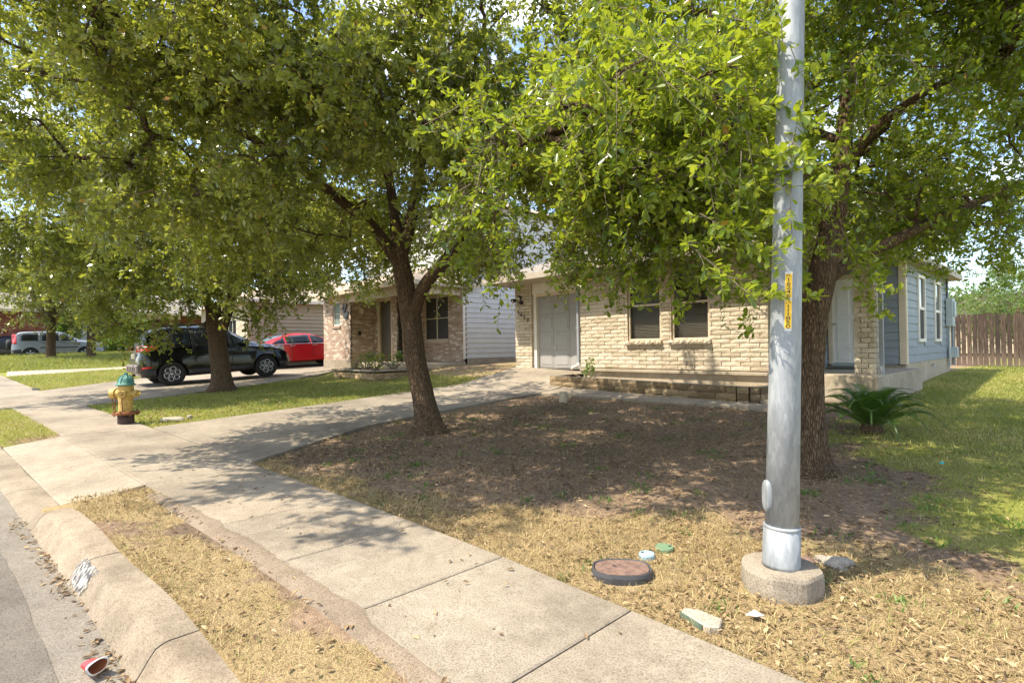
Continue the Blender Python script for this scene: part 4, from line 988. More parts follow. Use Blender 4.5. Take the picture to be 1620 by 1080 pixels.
    for i in order:
        a = A[i]; dd = np.linalg.norm(arr[:cnt]-a, axis=1)+.25*np.maximum(arr[:cnt, 2]-a[2], 0); j = int(np.argmin(dd)); b = arr[j]
        L = np.linalg.norm(a-b); mid1 = b+(a-b)*.35+rng.normal(size=3)*.07*L+np.array([0, 0, .07*L]); mid2 = b+(a-b)*.7+rng.normal(size=3)*.06*L+np.array([0, 0, .06*L])
        ids = [j]
        for p in (mid1, mid2, a): arr[cnt] = p; par[cnt] = ids[-1]; ids.append(cnt); cnt += 1
        pth.append(ids)
        t = j
        while t != -1: weight[t] += 1; t = par[t]
        for q_ in ids[1:]: weight[q_] += 1
    bp = []
    for ids in pth: bp.append(([arr[t] for t in ids], [min(.05, .0055*math.sqrt(weight[t])+.002) for t in ids]))
    b_o = tubes(bp, 4).obj('branches', M['bark'], root); b_o['kind'] = 'stuff'
    # twigs
    C = np.repeat(A, ntw, 0); O = norm(np.repeat(A-LC, ntw, 0)); n = len(C)
    D = norm(O*.45+rng.normal(size=(n, 3))*.62+np.array([0, 0, .10-droop*.5])); L = twlen*(.55+.9*rng.random((n, 1)))
    C = C+rng.normal(size=(n, 3))*.10
    E = C+D*L+np.array([0, 0, -1])*(droop*L*L/twlen*.8)
    if len(sprigs):
        sb = []; se = []
        for (p0, p1) in sprigs:
            a, b = cv(p0), cv(p1); kk = max(4, int(np.linalg.norm(b-a)/.06)); last = a
            for t in range(kk):
                s0 = a+(b-a)*t/kk; d = norm((b-a)[None])[0]*.5+rng.normal(size=3)*.55; s1 = s0+norm(d[None])[0]*rng.uniform(.12, .24); sb.append(s0); se.append(s1)
            sb.append(a); se.append(b)
        C = np.concatenate([C, sb]); E = np.concatenate([E, se])
    n = len(C); Mi = (C+E)/2+np.array([0, 0, .006])
    # twig geometry: three-sided tapered sticks
    d = norm(E-C); u = norm(np.cross(d, np.array([.3, .2, 1.]))); w = np.cross(d, u); rad0 = .0032*k if camf else .006
    ring = [u*math.cos(t)+w*math.sin(t) for t in (0, 2.094, 4.189)]
    TV = np.stack([C+r*rad0 for r in ring]+[E+r*rad0*.35 for r in ring], 1).reshape(-1, 3)
    tf = np.array([[0,1,4,3],[1,2,5,4],[2,0,3,5]]); TF = (tf[None]+(np.arange(n)*6)[:, None, None]).reshape(-1, 4)
    tw = np_obj('twigs', TV, TF, M['twig'], root); tw['kind'] = 'stuff'
    # leaves
    t = .22+.78*rng.random((n, nlf))**.8
    P = ((1-t)**2)[..., None]*C[:, None]+(2*t*(1-t))[..., None]*(Mi*1.0)[:, None]+(t**2)[..., None]*E[:, None]
    P = P.reshape(-1, 3); dd = np.repeat(d, nlf, 0); rad_ = rng.normal(size=P.shape); rad_ -= dd*np.sum(rad_*dd, 1, keepdims=True); rad_ = norm(rad_)
    LD = norm(dd*.65+rad_*.85+np.array([0, 0, .05])); LN = norm(np.array([0, 0, .75])+rng.normal(size=P.shape)*.5+norm(np.repeat(O if len(O) == n else np.concatenate([O, np.zeros((n-len(O), 3))]), nlf, 0)+1e-6)*.25)
    tm, ff = (LEAF6, LEAF6F) if six else (LEAF4, LEAF4F)
    V, F = leaves_mesh(P, LD, LN, leaf, asp, tm, ff, rng)
    tone = np.repeat(np.repeat(rng.random(len(A)), ntw), nlf); tone = np.concatenate([tone, np.full(len(P)-len(tone), .8)])
    hz = (P[:, 2]-P[:, 2].min())/(np.ptp(P[:, 2])+1e-6)
    var = np.clip(.40*tone+.52*rng.random(len(P)), 0, .965); old = rng.random(len(P)) > .994; var[old] = 1.0  # cluster tones spread wide: sunlit tips and dark gaps put into leaf colour
    cr = np_obj('crown', V, F, mat, root, attrs={'var': np.repeat(var, len(tm))}); cr['kind'] = 'stuff'
    return root
def PR(*r): return list(r)
# tree beside the driveway
make_tree('live_oak', 'leaning live oak in bare soil beside the driveway, middle of the yard',
  ([(-1.38,9.2,.1),(-1.53,9.2,.75),(-1.67,9.2,1.4),(-1.72,9.2,2.05),(-1.83,9.2,2.69),(-1.9,9.2,3.23),(-1.96,9.2,3.66)], PR(.235,.205,.19,.19,.165,.13,.10)),
  [([(-1.70,9.2,1.95),(-1.51,9.1,2.52),(-1.16,9.0,2.87),(-.79,9.0,3.34),(-.69,9.1,3.94),(-.6,9.3,4.76),(-.3,9.3,5.8)], PR(.12,.12,.11,.10,.085,.065,.03)),
   ([(-1.86,9.2,2.85),(-2.13,9.1,3.32),(-2.34,8.9,3.6),(-2.67,8.6,3.84),(-3.2,8.1,4.3),(-4.0,7.5,4.7),(-5.0,7.2,5.0)], PR(.11,.11,.10,.085,.07,.05,.02)),
   ([(-1.88,9.2,3.0),(-1.72,9.2,3.55),(-1.61,9.3,4.23),(-1.5,9.3,5.09),(-1.31,9.3,6.18),(-1.2,9.3,7.2)], PR(.11,.11,.10,.08,.06,.02)),
   ([(-1.95,9.2,3.5),(-2.09,9.5,4.29),(-2.32,9.9,5.22),(-2.51,10.2,6.65)], PR(.10,.09,.07,.025)),
   ([(-1.6,9.25,4.2),(-1.3,8.4,4.6),(-1.0,7.4,4.8),(-.8,6.6,4.7)], PR(.06,.055,.04,.015)),
   ([(-.75,9.05,3.6),(.0,9.2,4.2),(.9,9.2,4.6)], PR(.06,.05,.02)),
   ([(-2.2,9.05,3.45),(-3.0,9.6,4.0),(-4.4,9.8,4.5)], PR(.06,.05,.02))],
  [(-3.6,7.6,4.25,2.0,1.8,1.45), (-1.2,7.0,4.75,2.2,1.6,1.55), (.7,8.6,4.45,1.8,1.8,1.45), (-1.4,9.5,6.5,3.8,3.4,2.2,.5), (-2.5,11.3,4.35,2.2,1.8,1.5), (-.3,11.0,4.4,2,1.8,1.5), (.6,10.2,3.9,1.3,1.3,.9),
   (-4.9,9.4,4.5,1.9,2,1.6), (-4.7,6.7,5.0,2.0,1.5,1.3), (-6.3,7.9,4.7,1.6,1.5,1.35), (-3.0,6.0,5.6,2.2,1.4,1.2), (-.4,6.4,5.6,2.0,1.3,1.2), (-3.9,5.2,6.3,1.7,1.3,.9), (-5.6,5.6,6.3,1.5,1.2,.9), (-4.9,4.3,6.0,1.5,1.0,.8)],  # closing lobes hang out of view, added for their shade on the sidewalk
  880, 17, 17, .072, .46, M['leaf_mid'], 11, 'street trees', six=False, k=.89, twlen=.36)
# tree behind the light pole
make_tree('live_oak', 'nearest live oak with bright leaves rising behind the galvanised pole', 
  ([(3.22,5.85,.1),(3.22,5.85,.49),(3.2,5.85,.97),(3.22,5.85,1.38),(3.27,5.85,1.79),(3.35,5.85,2.2),(3.46,5.85,2.6),(3.57,5.85,3.15),(3.67,5.9,3.72),(3.73,5.9,4.27),(3.83,6.0,4.9)], PR(.178,.165,.16,.16,.16,.155,.13,.105,.09,.07,.05)),
  [([(3.40,5.85,2.16),(3.76,5.85,2.43),(4.14,5.9,2.57),(4.63,6.0,2.81),(5.4,6.2,3.1),(6.06,6.4,3.35),(6.8,6.7,3.6)], PR(.075,.075,.068,.06,.05,.035,.015)),
   ([(3.46,5.85,2.6),(3.31,5.8,2.94),(3.17,5.7,3.25),(3.02,5.5,3.57),(2.68,5.2,3.89),(2.0,4.6,4.1)], PR(.06,.055,.05,.045,.035,.015)),
   ([(3.60,5.85,3.35),(3.83,5.8,3.71),(4.07,5.7,3.93),(4.23,5.4,4.02),(4.6,5.0,4.2)], PR(.06,.055,.045,.035,.015)),
   ([(3.27,5.87,1.8),(3.01,5.75,2.31),(2.51,5.6,2.81),(2.11,5.5,3.1),(1.82,5.4,3.35),(1.2,5.1,3.55),(.5,4.8,3.6)], PR(.065,.062,.055,.045,.035,.025,.012)),
   ([(3.66,5.9,3.7),(3.4,6.6,4.2),(3.0,7.4,4.6)], PR(.055,.045,.015)),
   ([(3.62,5.9,3.5),(4.4,6.8,3.9),(5.2,7.8,4.2)], PR(.055,.045,.015)),
   ([(3.75,5.95,4.4),(3.2,5.2,5.0),(2.6,4.4,5.2)], PR(.045,.035,.012))],
  [(.95,4.75,3.25,1.15,1.2,1.05), (1.9,5.2,3.28,1.1,1.1,1.05), (1.3,4.3,3.12,.95,.9,.95), (.35,4.9,3.05,.8,.9,.75), (.6,5.7,2.95,1.0,.8,.6), (1.6,5.9,2.9,.9,.8,.6), (2.45,5.7,3.0,.6,.6,.5), (1.2,4.75,2.6,.85,.7,.55), (2.0,4.9,2.62,.6,.6,.5), (.2,5.1,2.8,.65,.6,.5), (3.9,4.5,4.65,1.2,1.2,1.0), (4.9,4.9,4.0,1.05,1.2,.95), (6.0,6.8,4.25,1.6,1.7,1.3), (3.3,5.9,5.9,3.2,3.0,1.7,.5), (1.6,6.6,4.5,1.9,1.7,1.3),
   (4.9,8.2,4.5,2.2,1.9,1.3), (2.9,7.8,4.5,1.7,1.5,1.25), (5.5,6.5,3.35,1.2,1.2,.7), (4.5,6.4,3.15,.8,.8,.45), (6.3,9.3,4.1,1.8,1.5,1.1), (5.0,4.9,4.3,.9,.9,.7), (1.6,4.75,4.2,1.2,.75,.85), (3.1,4.6,4.9,1.2,.7,.8)],
  900, 16, 15, .060, .48, M['leaf_near'], 5, 'street trees', k=.947, twlen=.34,
  sprigs=[((3.0,4.9,2.55),(3.28,4.75,1.72)), ((3.2,5.0,2.5),(3.32,4.95,1.95)), ((1.9,4.6,2.6),(2.05,4.55,1.62)), ((2.2,4.4,2.5),(2.32,4.3,1.75)), ((1.35,4.7,2.5),(1.42,4.6,1.78)), ((1.0,4.6,2.5),(1.02,4.55,1.95)), ((.55,4.6,2.6),(.35,4.5,2.1)), ((.1,4.5,2.7),(-.1,4.5,2.05)), ((4.2,6.2,2.9),(4.3,6.2,2.3)), ((4.9,6.3,2.9),(5.0,6.3,2.2)), ((1.95,3.5,3.2),(1.62,3.15,2.55)), ((1.9,3.6,2.9),(1.66,3.2,2.25)), ((1.5,3.6,3.7),(1.72,3.2,3.25)), ((1.3,3.7,2.4),(1.58,3.25,2.02)), ((1.45,3.5,3.5),(1.5,3.3,2.9)), ((1.2,3.7,2.2),(1.55,3.3,1.72)), ((2.4,4.4,2.7),(2.1,4.1,2.1))])
# tree by the neighbour driveway
make_tree('live_oak', 'thick-trunked live oak on the lawn in front of the black car',
  ([(-7.82,14.6,.49),(-7.85,14.6,.9),(-7.94,14.6,1.59),(-8.03,14.6,2.1),(-8.06,14.6,2.78)], PR(.30,.265,.25,.235,.16)),
  [([(-7.94,14.6,1.75),(-7.6,14.6,2.78),(-7.26,14.6,4.14),(-7.05,14.7,5.87),(-7,14.8,7.5)], PR(.16,.15,.12,.08,.03)), ([(-8.05,14.6,2.4),(-8.34,14.4,3.44),(-8.84,14.0,4.87),(-9.47,13.5,6.19),(-10.5,13,7)], PR(.15,.13,.1,.06,.02)),
   ([(-8.1,14.6,2.1),(-8.28,14.5,2.25)], PR(.10,.085)), ([(-8.4,14.4,3.5),(-10,13.8,4.6),(-11.8,13.5,5)], PR(.09,.06,.02)), ([(-7.5,14.6,3.2),(-6.4,14.7,4.2),(-5.3,14.8,4.8)], PR(.09,.06,.02))],
  [(-8.1,13.7,4.0,2.7,2.2,1.9), (-11.5,13.5,5.1,2.8,2.6,2.1), (-8,15.0,7.2,4.6,4.2,2.7,.7), (-5.3,14.8,4.7,1.9,2.2,1.6), (-9,17.2,5,3,2,2), (-11.2,12.2,7,2.6,2.2,2), (-6.6,13.0,5.0,1.7,1.4,1.5), (-8.3,13.2,3.1,2.0,1.4,.95), (-6.4,14.0,3.2,1.2,1.2,.8), (-10.5,13,3.7,1.6,1.6,1.0)],
  780, 14, 15, .10, .46, M['leaf_mid'], 23, 'street trees', six=False, k=.983, twlen=.48)
# far street trees
def far_tree(label, X, Y, h, r, seed, mat='leaf_far', n=170, leaf=.17, zb=None, trunk_r=.21, low=2.0):
    x, y = c2w(X, Y); z = T(x, y); rg = random.Random(seed); L = []
    for i in range(7):
        a = i*2.4+rg.random(); d = r*.5*rg.uniform(.5, 1.1); L.append((x+math.cos(a)*d, y+math.sin(a)*d, z+low+(h-low)*rg.uniform(.25, .65), r*rg.uniform(.5, .7), r*rg.uniform(.5, .7), (h-low)*rg.uniform(.26, .36)))
    L.append((x, y, z+h*.68, r*.75, r*.75, (h-low)*.34))
    fk = low+.3
    return make_tree('live_oak', label, ([(x, y, z), (x+.03, y, z+fk*.5), (x+.02, y+.03, z+fk), (x, y, z+h*.65)], PR(trunk_r, trunk_r*.85, trunk_r*.8, .05)),
      [([(x, y, z+fk*.9), (x+r*.35, y+r*.2, z+h*.5), (x+r*.6, y+.2, z+h*.6)], PR(trunk_r*.5, .07, .02)), ([(x, y, z+fk*.9), (x-r*.35, y-r*.2, z+h*.5), (x-r*.6, y-.2, z+h*.65)], PR(trunk_r*.5, .07, .02))],
      L, n, 9, 9, leaf, .5, M[mat], seed, 'street trees', six=False, camf=False, twlen=.8, bark_n=10)
far_tree('slim live oak in front of the silver car door', -25.6, 30, 7.5, 4.0, 41, trunk_r=.24, low=2.3)
far_tree('live oak by the silver car bonnet, forked low on its left', -23.6, 30.3, 7.5, 4.0, 42, trunk_r=.24, low=2.3)
far_tree('distant live oak at the left edge behind the cars', -44, 47, 8, 4.5, 43, n=110, leaf=.24, low=2.2)
far_tree('distant live oak over the parked cars at far left', -36, 41, 8, 4.5, 44, n=110, leaf=.22, low=2.4)
far_tree('distant live oak beyond the red brick house', -33, 52, 9, 5.5, 45, n=120, leaf=.26, low=2.6)
far_tree('light green tree behind the wooden fence, right edge', 30, 33.5, 5.6, 4.0, 46, 'leaf_fresh', 200, .16, low=1.2)
far_tree('bushy light green tree behind the fence beside the house', 25.8, 27.5, 3.9, 2.3, 47, 'leaf_fresh', 150, .13, low=1.2)

# shrub by house 4
def shrub(name, label, x, y, z, lobes, n, leaf, mat, seed, stem=True, cat='shrub'):
    rng = np.random.default_rng(seed); root = thing(name, (x, y, z), label, cat); P = []; D = []
    for (dx, dy, dz, rx_, ry_, rz_) in lobes:
        d = norm(rng.normal(size=(n, 3))); r = rng.random((n, 1))**.4; P.append(np.array([x+dx, y+dy, z+dz])+d*r*np.array([rx_, ry_, rz_])); D.append(d+rng.normal(size=d.shape)*.6)
    P = np.concatenate(P); D = norm(np.concatenate(D)); N = norm(np.array([0, 0, .7])+rng.normal(size=P.shape)*.6)
    V, F = leaves_mesh(P, D, N, leaf, .5, LEAF4, LEAF4F, rng); o = np_obj('foliage', V, F, M[mat], root, attrs={'var': np.repeat(np.clip(.15+.7*rng.random(len(P)), 0, .95), 4)}); o['kind'] = 'stuff'
    for i in range(5):
        a = i*1.3; MB().tube([(x, y, z-.05), (x+.2*math.cos(a), y+.2*math.sin(a), z+lobes[0][2]*.6), (x+.4*math.cos(a), y+.4*math.sin(a), z+lobes[0][2])], [.03, .02, .008], 5).obj('stem', M['twig'], root)
    return root
sx, sy = c2w(-25.9, 36.5); shrub('shrub', 'large rounded green shrub before the dark far porch', sx, sy, T(sx, sy), [(0,0,1.1,1.1,1.1,.95), (.4,.5,1.7,.8,.8,.7), (-.5,-.5,.8,.8,.9,.8), (.2,.9,.9,.8,.7,.8)], 2600, .14, 'leaf_fresh', 3)
sx, sy = c2w(-28.6, 35); shrub('shrub', 'leafy sapling between the two slim far trunks', sx-2, sy, T(sx, sy), [(0,0,1.6,.7,.7,.9), (.2,.2,2.4,.6,.6,.6)], 1200, .2, 'leaf_fresh', 4)
# plants in planters
for (dx, dy, h, sd) in ((-15.9, 8.6, .32, 1), (-15.1, 8.5, .28, 2), (-14.7, 8.9, .3, 3)):
    shrub('planter_shrub', {1: 'small leafy plant at the left of the stone planter', 2: 'reddish sparse plant in the middle of the stone planter', 3: 'small green plant at the right of the stone planter'}[sd], dx, dy, .83, [(0,0,h,.24,.22,h*.7), (.15,.1,h*1.4,.14,.14,.14)], 130, .07, 'leaf_mid' if sd == 2 else 'leaf_fresh', 50+sd, cat='plant')
shrub('weed_plant', 'spindly green weed in the raised bed by the garage downspout', -8.2, 10.35, .62, [(0,0,.22,.14,.12,.2), (.05,.02,.42,.09,.09,.18)], 90, .07, 'leaf_fresh', 61, cat='plant')

# sago palm
sgx, sgy = -1.93, 8.45; sgz = T(sgx, sgy)
sg_ = thing('sago_palm', (sgx, sgy, sgz), 'dark green sago palm with arching fronds on the lawn edge by the porch', 'palm')
MB().lathe([(.12, -.05), (.14, .03), (.11, .10), (.04, .16)], (sgx, sgy, sgz), 14).obj('trunk', M['bark'], sg_, smooth=True)
def frond_mesh(i, dead=False):
    rng = np.random.default_rng(200+i); n = 48; L = rng.uniform(.8, 1.0); V = []; F = []; A = []
    def pt(t): return np.array([L*(t-.12*t*t), 0, L*(.62*t-.62*t*t*t)])
    for j in range(n):
        t = .1+.9*j/n; p = pt(t); d = norm((pt(t+.02)-p)[None])[0]; ll = .21*math.sin(min(1, t*1.15+.12)*math.pi)**.6+.02
        for s in (-1, 1):
            dr = norm((np.array([0, s, 0])*.85+d*.5+np.array([0, 0, .32]))[None])[0]; e = p+dr*ll*rng.uniform(.9, 1.1)+np.array([0, 0, -.012]); w = d*.0058
            b = len(V); V += [p-w, p+w, (p+e)/2+w+np.array([0, 0, .008]), e, (p+e)/2-w+np.array([0, 0, .008])]; F += [(b, b+1, b+2, b+4), (b+4, b+2, b+3, b+3)]; A += [rng.random()]*5
    me = bpy.data.meshes.new('frond'); mb = MB(); mb.tube([pt(t) for t in np.linspace(0, 1, 9)], list(np.linspace(.011, .003, 9)), 5)
    base = len(V); VV = [tuple(v) for v in V]+mb.v; FF = [f if f[2] != f[3] else f[:3] for f in F]+[tuple(k+base for k in f) for f in mb.f]
    me.from_pydata(VV, [], FF); me.update(); at = me.attributes.new('var', 'FLOAT', 'POINT'); at.data.foreach_set('value', A+[.9]*len(mb.v)); me.materials.append(M['frond_dead'] if dead else M['frond']); return me
FM = [frond_mesh(i) for i in range(4)]; FD = frond_mesh(9, True)
for i in range(32):
    o = bpy.data.objects.new('frond', FM[i % 4] if i < 32 else FD); COL.objects.link(o); o.parent = sg_
    tier = i/32; a = i*2.39996
    el = -math.radians(66-52*tier) if i < 32 else math.radians(8)
    if i >= 32: a = -1.0+.3*(i-32)
    o.location = (math.cos(a)*.05, math.sin(a)*.05, .14-.09*min(tier, 1)); o.rotation_euler = (0, el+math.radians(20), a); s_ = .74+.2*min(tier, 1)*random.uniform(.75, 1.05); o.scale = (s_, s_, s_)
# ------------------------------------------------------------------ cars
def paint(name, col, rough=.22, metallic=0.0, coat=1.0):
    m, nt, bs, o = mat_new(name); p = world_pos(nt); n = noise(nt, p, 900, 1); n2 = noise(nt, p, 3, 5)
    r = ramp(nt, n2, [(.3, tuple(c*.88 for c in col)), (.7, col)]); nt.links.new(r.outputs[0], bs.inputs['Base Color'])
    bs.inputs['Roughness'].default_value = rough; bs.inputs['Metallic'].default_value = metallic; bs.inputs['Coat Weight'].default_value = coat; bs.inputs['Coat Roughness'].default_value = .015; bs.inputs['Specular IOR Level'].default_value = .15
    return m
M['paint_black'] = paint('black_car_paint', (.003,.0035,.0045), .3, 0, .75); M['paint_red'] = paint('red_car_paint', (.45,.012,.018), .3); M['paint_silver'] = paint('silver_car_paint', (.27,.295,.325), .35, .5, .6)
M['paint_white'] = paint('white_car_paint', (.6,.6,.6), .3, 0, .5); M['paint_dark'] = paint('charcoal_car_paint', (.03,.033,.04))
M['tyre'] = plain('tyre_rubber', (.016,.016,.017), .8, .2, 30); M['rim_dark'] = plain('dark_alloy', (.05,.052,.058), .35, .1, 20, .6); M['rim_bright'] = plain('machined_alloy', (.55,.56,.58), .28, .05, 20, .9)
M['cladding'] = plain('grey_plastic_cladding', (.028,.03,.034), .55, .1, 20); M['chrome'] = plain('chrome_trim', (.6,.6,.6), .15, .03, 20, 1.0)
M['bumper_step'] = plain('textured_grey_bumper', (.16,.13,.11), .6, .15, 30)
def lamp(name, col): 
    m, nt, bs, o = mat_new(name); v = nt.nodes.new('ShaderNodeTexVoronoi'); v.inputs['Scale'].default_value = 60; nt.links.new(world_pos(nt), v.inputs['Vector'])
    r = ramp(nt, v.outputs['Distance'], [(.0, tuple(c*.6 for c in col)), (.5, col)]); nt.links.new(r.outputs[0], bs.inputs['Base Color']); bs.inputs['Roughness'].default_value = .12; bs.inputs['Coat Weight'].default_value = 1; return m
M['lamp_red'] = lamp('red_lamp', (.62,.015,.012)); M['lamp_clear'] = lamp('clear_lamp', (.62,.6,.58)); M['lamp_amber'] = lamp('amber_lamp', (.75,.25,.03))
def car(name, label, loc, rotz, pitch, scale, paint_, st, wheels, wr, win_side, shield, rear, spec, group=None, rim='six', cat='car'):
    """st rows: x, z_bottom, z_belt, z_top, w_bottom, w_belt, w_top (half widths)"""
    root = thing(name, loc, label, cat, group); ORG[root.name] = Vector((0, 0, 0)); root.rotation_euler = (pitch, 0, rotz); root.rotation_mode = 'XYZ'; root.scale = (scale,)*3
    st = np.array(st, float); xs = st[:, 0]
    def sec(x):
        r = [np.interp(x, xs, st[:, i]) for i in range(1, 7)]; zb, zl, zt, wb, wl, wt = r; zm = zb+.45*(zl-zb)
        return [(wb*.86, zb), (wb, zb+.06), (max(wb, wl)*1.0+.012, zm), (wl+.006, zl-.10), (wl, zl), (wt+.25*(wl-wt)*0+.0, zt-.075 if zt-zl > .12 else zt-.01), (wt*.86, zt-.02), (wt*.45, zt+.004), (0, zt+.012)]
    # smooth the long curves
    nx = 64; X = np.linspace(xs[0], xs[-1], nx); P = np.array([sec(x) for x in X])
    for _ in range(2):
        Q = P.copy(); Q[1:-1] = .25*P[:-2]+.5*P[1:-1]+.25*P[2:]; P = Q
    def surf(x, v):     # v float index along section (0..8)
        i = np.clip((x-X[0])/(X[-1]-X[0])*(nx-1), 0, nx-1.001); a = int(i); f = i-a; v = min(v, 7.999); j = int(v); g = v-j
        p = (P[a, j]*(1-g)+P[a, j+1]*g)*(1-f)+(P[a+1, j]*(1-g)+P[a+1, j+1]*g)*f; return p
    rows = []
    for i, x in enumerate(X):
        half = [(w, x, z) for w, z in P[i]]; rows.append(half+[(-w, x, z) for w, z in reversed(P[i][:-1])])
    mb = MB(); mb.grid(rows); c = len(rows[0])
    for i in range(nx-1): mb.f.append((i*c, (i+1)*c, (i+1)*c+c-1, i*c+c-1))
    mb.f.append(tuple(range(c))); mb.f.append(tuple(range((nx-1)*c, nx*c))[::-1])
    me = mb.mesh('body'); bm = bmesh.new(); bm.from_mesh(me); bmesh.ops.recalc_face_normals(bm, faces=bm.faces); bm.to_mesh(me); bm.free()
    body = link('body', me, paint_, root)
    # wheel arches cut out with a boolean
    cut = MB()
    for wx_ in wheels: cut.lathe([(wr+.045, -1.2), (wr+.045, 1.2)], (wx_, 0, 0), 28, 'x')
    cv_ = MB()
    for wy_ in wheels:
        cv_.lathe([(wr+.05, -1.3), (wr+.05, -.60)], (0, wy_, wr), 28, 'x'); cv_.lathe([(wr+.05, .60), (wr+.05, 1.3)], (0, wy_, wr), 28, 'x')
    cme = cv_.mesh('cutter'); bm = bmesh.new(); bm.from_mesh(cme); bmesh.ops.recalc_face_normals(bm, faces=bm.faces); bm.to_mesh(cme); bm.free()
    co = bpy.data.objects.new('cutter', cme); COL.objects.link(co); co.parent = root
    md = body.modifiers.new('arch', 'BOOLEAN'); md.object = co; md.operation = 'DIFFERENCE'; md.solver = 'EXACT'
    bpy.context.view_layer.update(); dg = bpy.context.evaluated_depsgraph_get(); nm = bpy.data.meshes.new_from_object(body.evaluated_get(dg)); body.modifiers.clear(); body.data = nm; nm.name = 'body'
    bpy.data.objects.remove(co); nm.materials.clear(); nm.materials.append(paint_)
    for p in nm.polygons: p.use_smooth = True
    nm.set_sharp_from_angle(angle=math.radians(32)) if hasattr(nm, 'set_sharp_from_angle') else None
    def patch(name, pts_fn, n, m_, mat, parent=None, off=.006):
        g = [[Vector(pts_fn(i/(n-1), j/(m_-1))) for j in range(m_)] for i in range(n)]; mb = MB(); mb.grid(g); o = mb.obj(name, mat, parent or body, smooth=True); o.modifiers.new('t', 'SOLIDIFY').thickness = .006; o.modifiers['t'].offset = 0; return o
    def side_patch(name, poly, mat, side=1, off=.007, parent=None, nn=10):
        """poly: (x, zlo, zhi) along length on the side surface, located by height"""
        px = [p[0] for p in poly]
        def fn(u, v):
            x = px[0]+(px[-1]-px[0])*u; z0 = np.interp(x, px, [p[1] for p in poly]); z1 = np.interp(x, px, [p[2] for p in poly]); z = z0+(z1-z0)*v
            zz = [surf(x, k)[1] for k in range(7)]; ww = [surf(x, k)[0] for k in range(7)]; w = np.interp(z, zz, ww)
            return ((w+off)*side, x, z)
        return patch(name, fn, nn, 5, mat, parent)
    for side in (1, -1):
        for poly in win_side: side_patch('window', poly, M['car_glass'], side)
    def top_fn(x0, x1, f, off):
        def fn(u, v):
            x = x0+(x1-x0)*u; t = -1+2*v; zt = surf(x, 8)[1]; w6 = surf(x, 6)[0]*f; z = np.interp(abs(t), [0, .45, 1], [surf(x, 8)[1], surf(x, 7)[1], surf(x, 6)[1]])
            return (w6*t, x, z+off)
        return fn
    patch('windscreen', top_fn(shield[0], shield[1], .97, .008), 8, 9, M['car_glass_blue']); patch('rear_window', top_fn(rear[0], rear[1], .95, .008), 6, 9, M['car_glass_blue'])
    # wheels
    for wy_ in wheels:
        for side in (1, -1):
            xx = (np.interp(wy_, xs, st[:, 4])-.10)*side
            w = thing('wheel', (0, 0, 0)); w.parent = root; w.location = (xx, wy_, wr); ORG[w.name] = Vector((0, 0, 0))
            s_ = side; MB().lathe([(wr*.66, -.10*s_), (wr*.92, -.105*s_), (wr, -.07*s_), (wr, .07*s_), (wr*.93, .105*s_), (wr*.68, .095*s_), (wr*.66, .05*s_)], (0, 0, 0), 32, 'x').obj('tyre', M['tyre'], w, smooth=True)
            MB().lathe([(.0, -.05*s_), (wr*.67, -.05*s_), (wr*.67, .07*s_), (wr*.62, .075*s_)], (0, 0, 0), 28, 'x').obj('rim', M['rim_dark'], w)
            rb_ = MB(); n = 6 if rim == 'six' else 5
            for k in range(n):
                a = 2*math.pi*k/n+.3; loop = []
                for t in range(13):
                    b = 2*math.pi*t/12; rr_ = wr*(.41+.19*math.cos(b)); tt = wr*.185*math.sin(b)*(1+.35*math.cos(b)); loop.append((.082*s_, rr_*math.cos(a)-tt*math.sin(a), rr_*math.sin(a)+tt*math.cos(a)))
                if rim == 'six': rb_.tube(loop, .013, 5, False)
                else: rb_.tube([(.08*s_, .05*math.cos(a), .05*math.sin(a)), (.085*s_, wr*.62*math.cos(a), wr*.62*math.sin(a))], [.035, .028], 6)
            rb_.lathe([(0, .085*s_), (.045, .085*s_), (.045, .05*s_)], (0, 0, 0), 12, 'x'); rb_.obj('spokes', M['rim_bright'], w, smooth=True)
    # arch liner: dark underbody
    MB().box(-np.max(st[:, 4])*.82, np.max(st[:, 4])*.82, xs[0]+.25, xs[-1]-.25, st[:, 1].min()+.0, st[:, 1].min()+.12).obj('underbody', M['black'], root)
    MB().box(-.60, .60, wheels[0]-wr-.1, wheels[0]+wr+.1, .25, .75).obj('arch_liner', M['black'], root); MB().box(-.60, .60, wheels[1]-wr-.1, wheels[1]+wr+.1, .25, .72).obj('arch_liner', M['black'], root)
    spec(root, body, side_patch, patch, surf, top_fn); return root
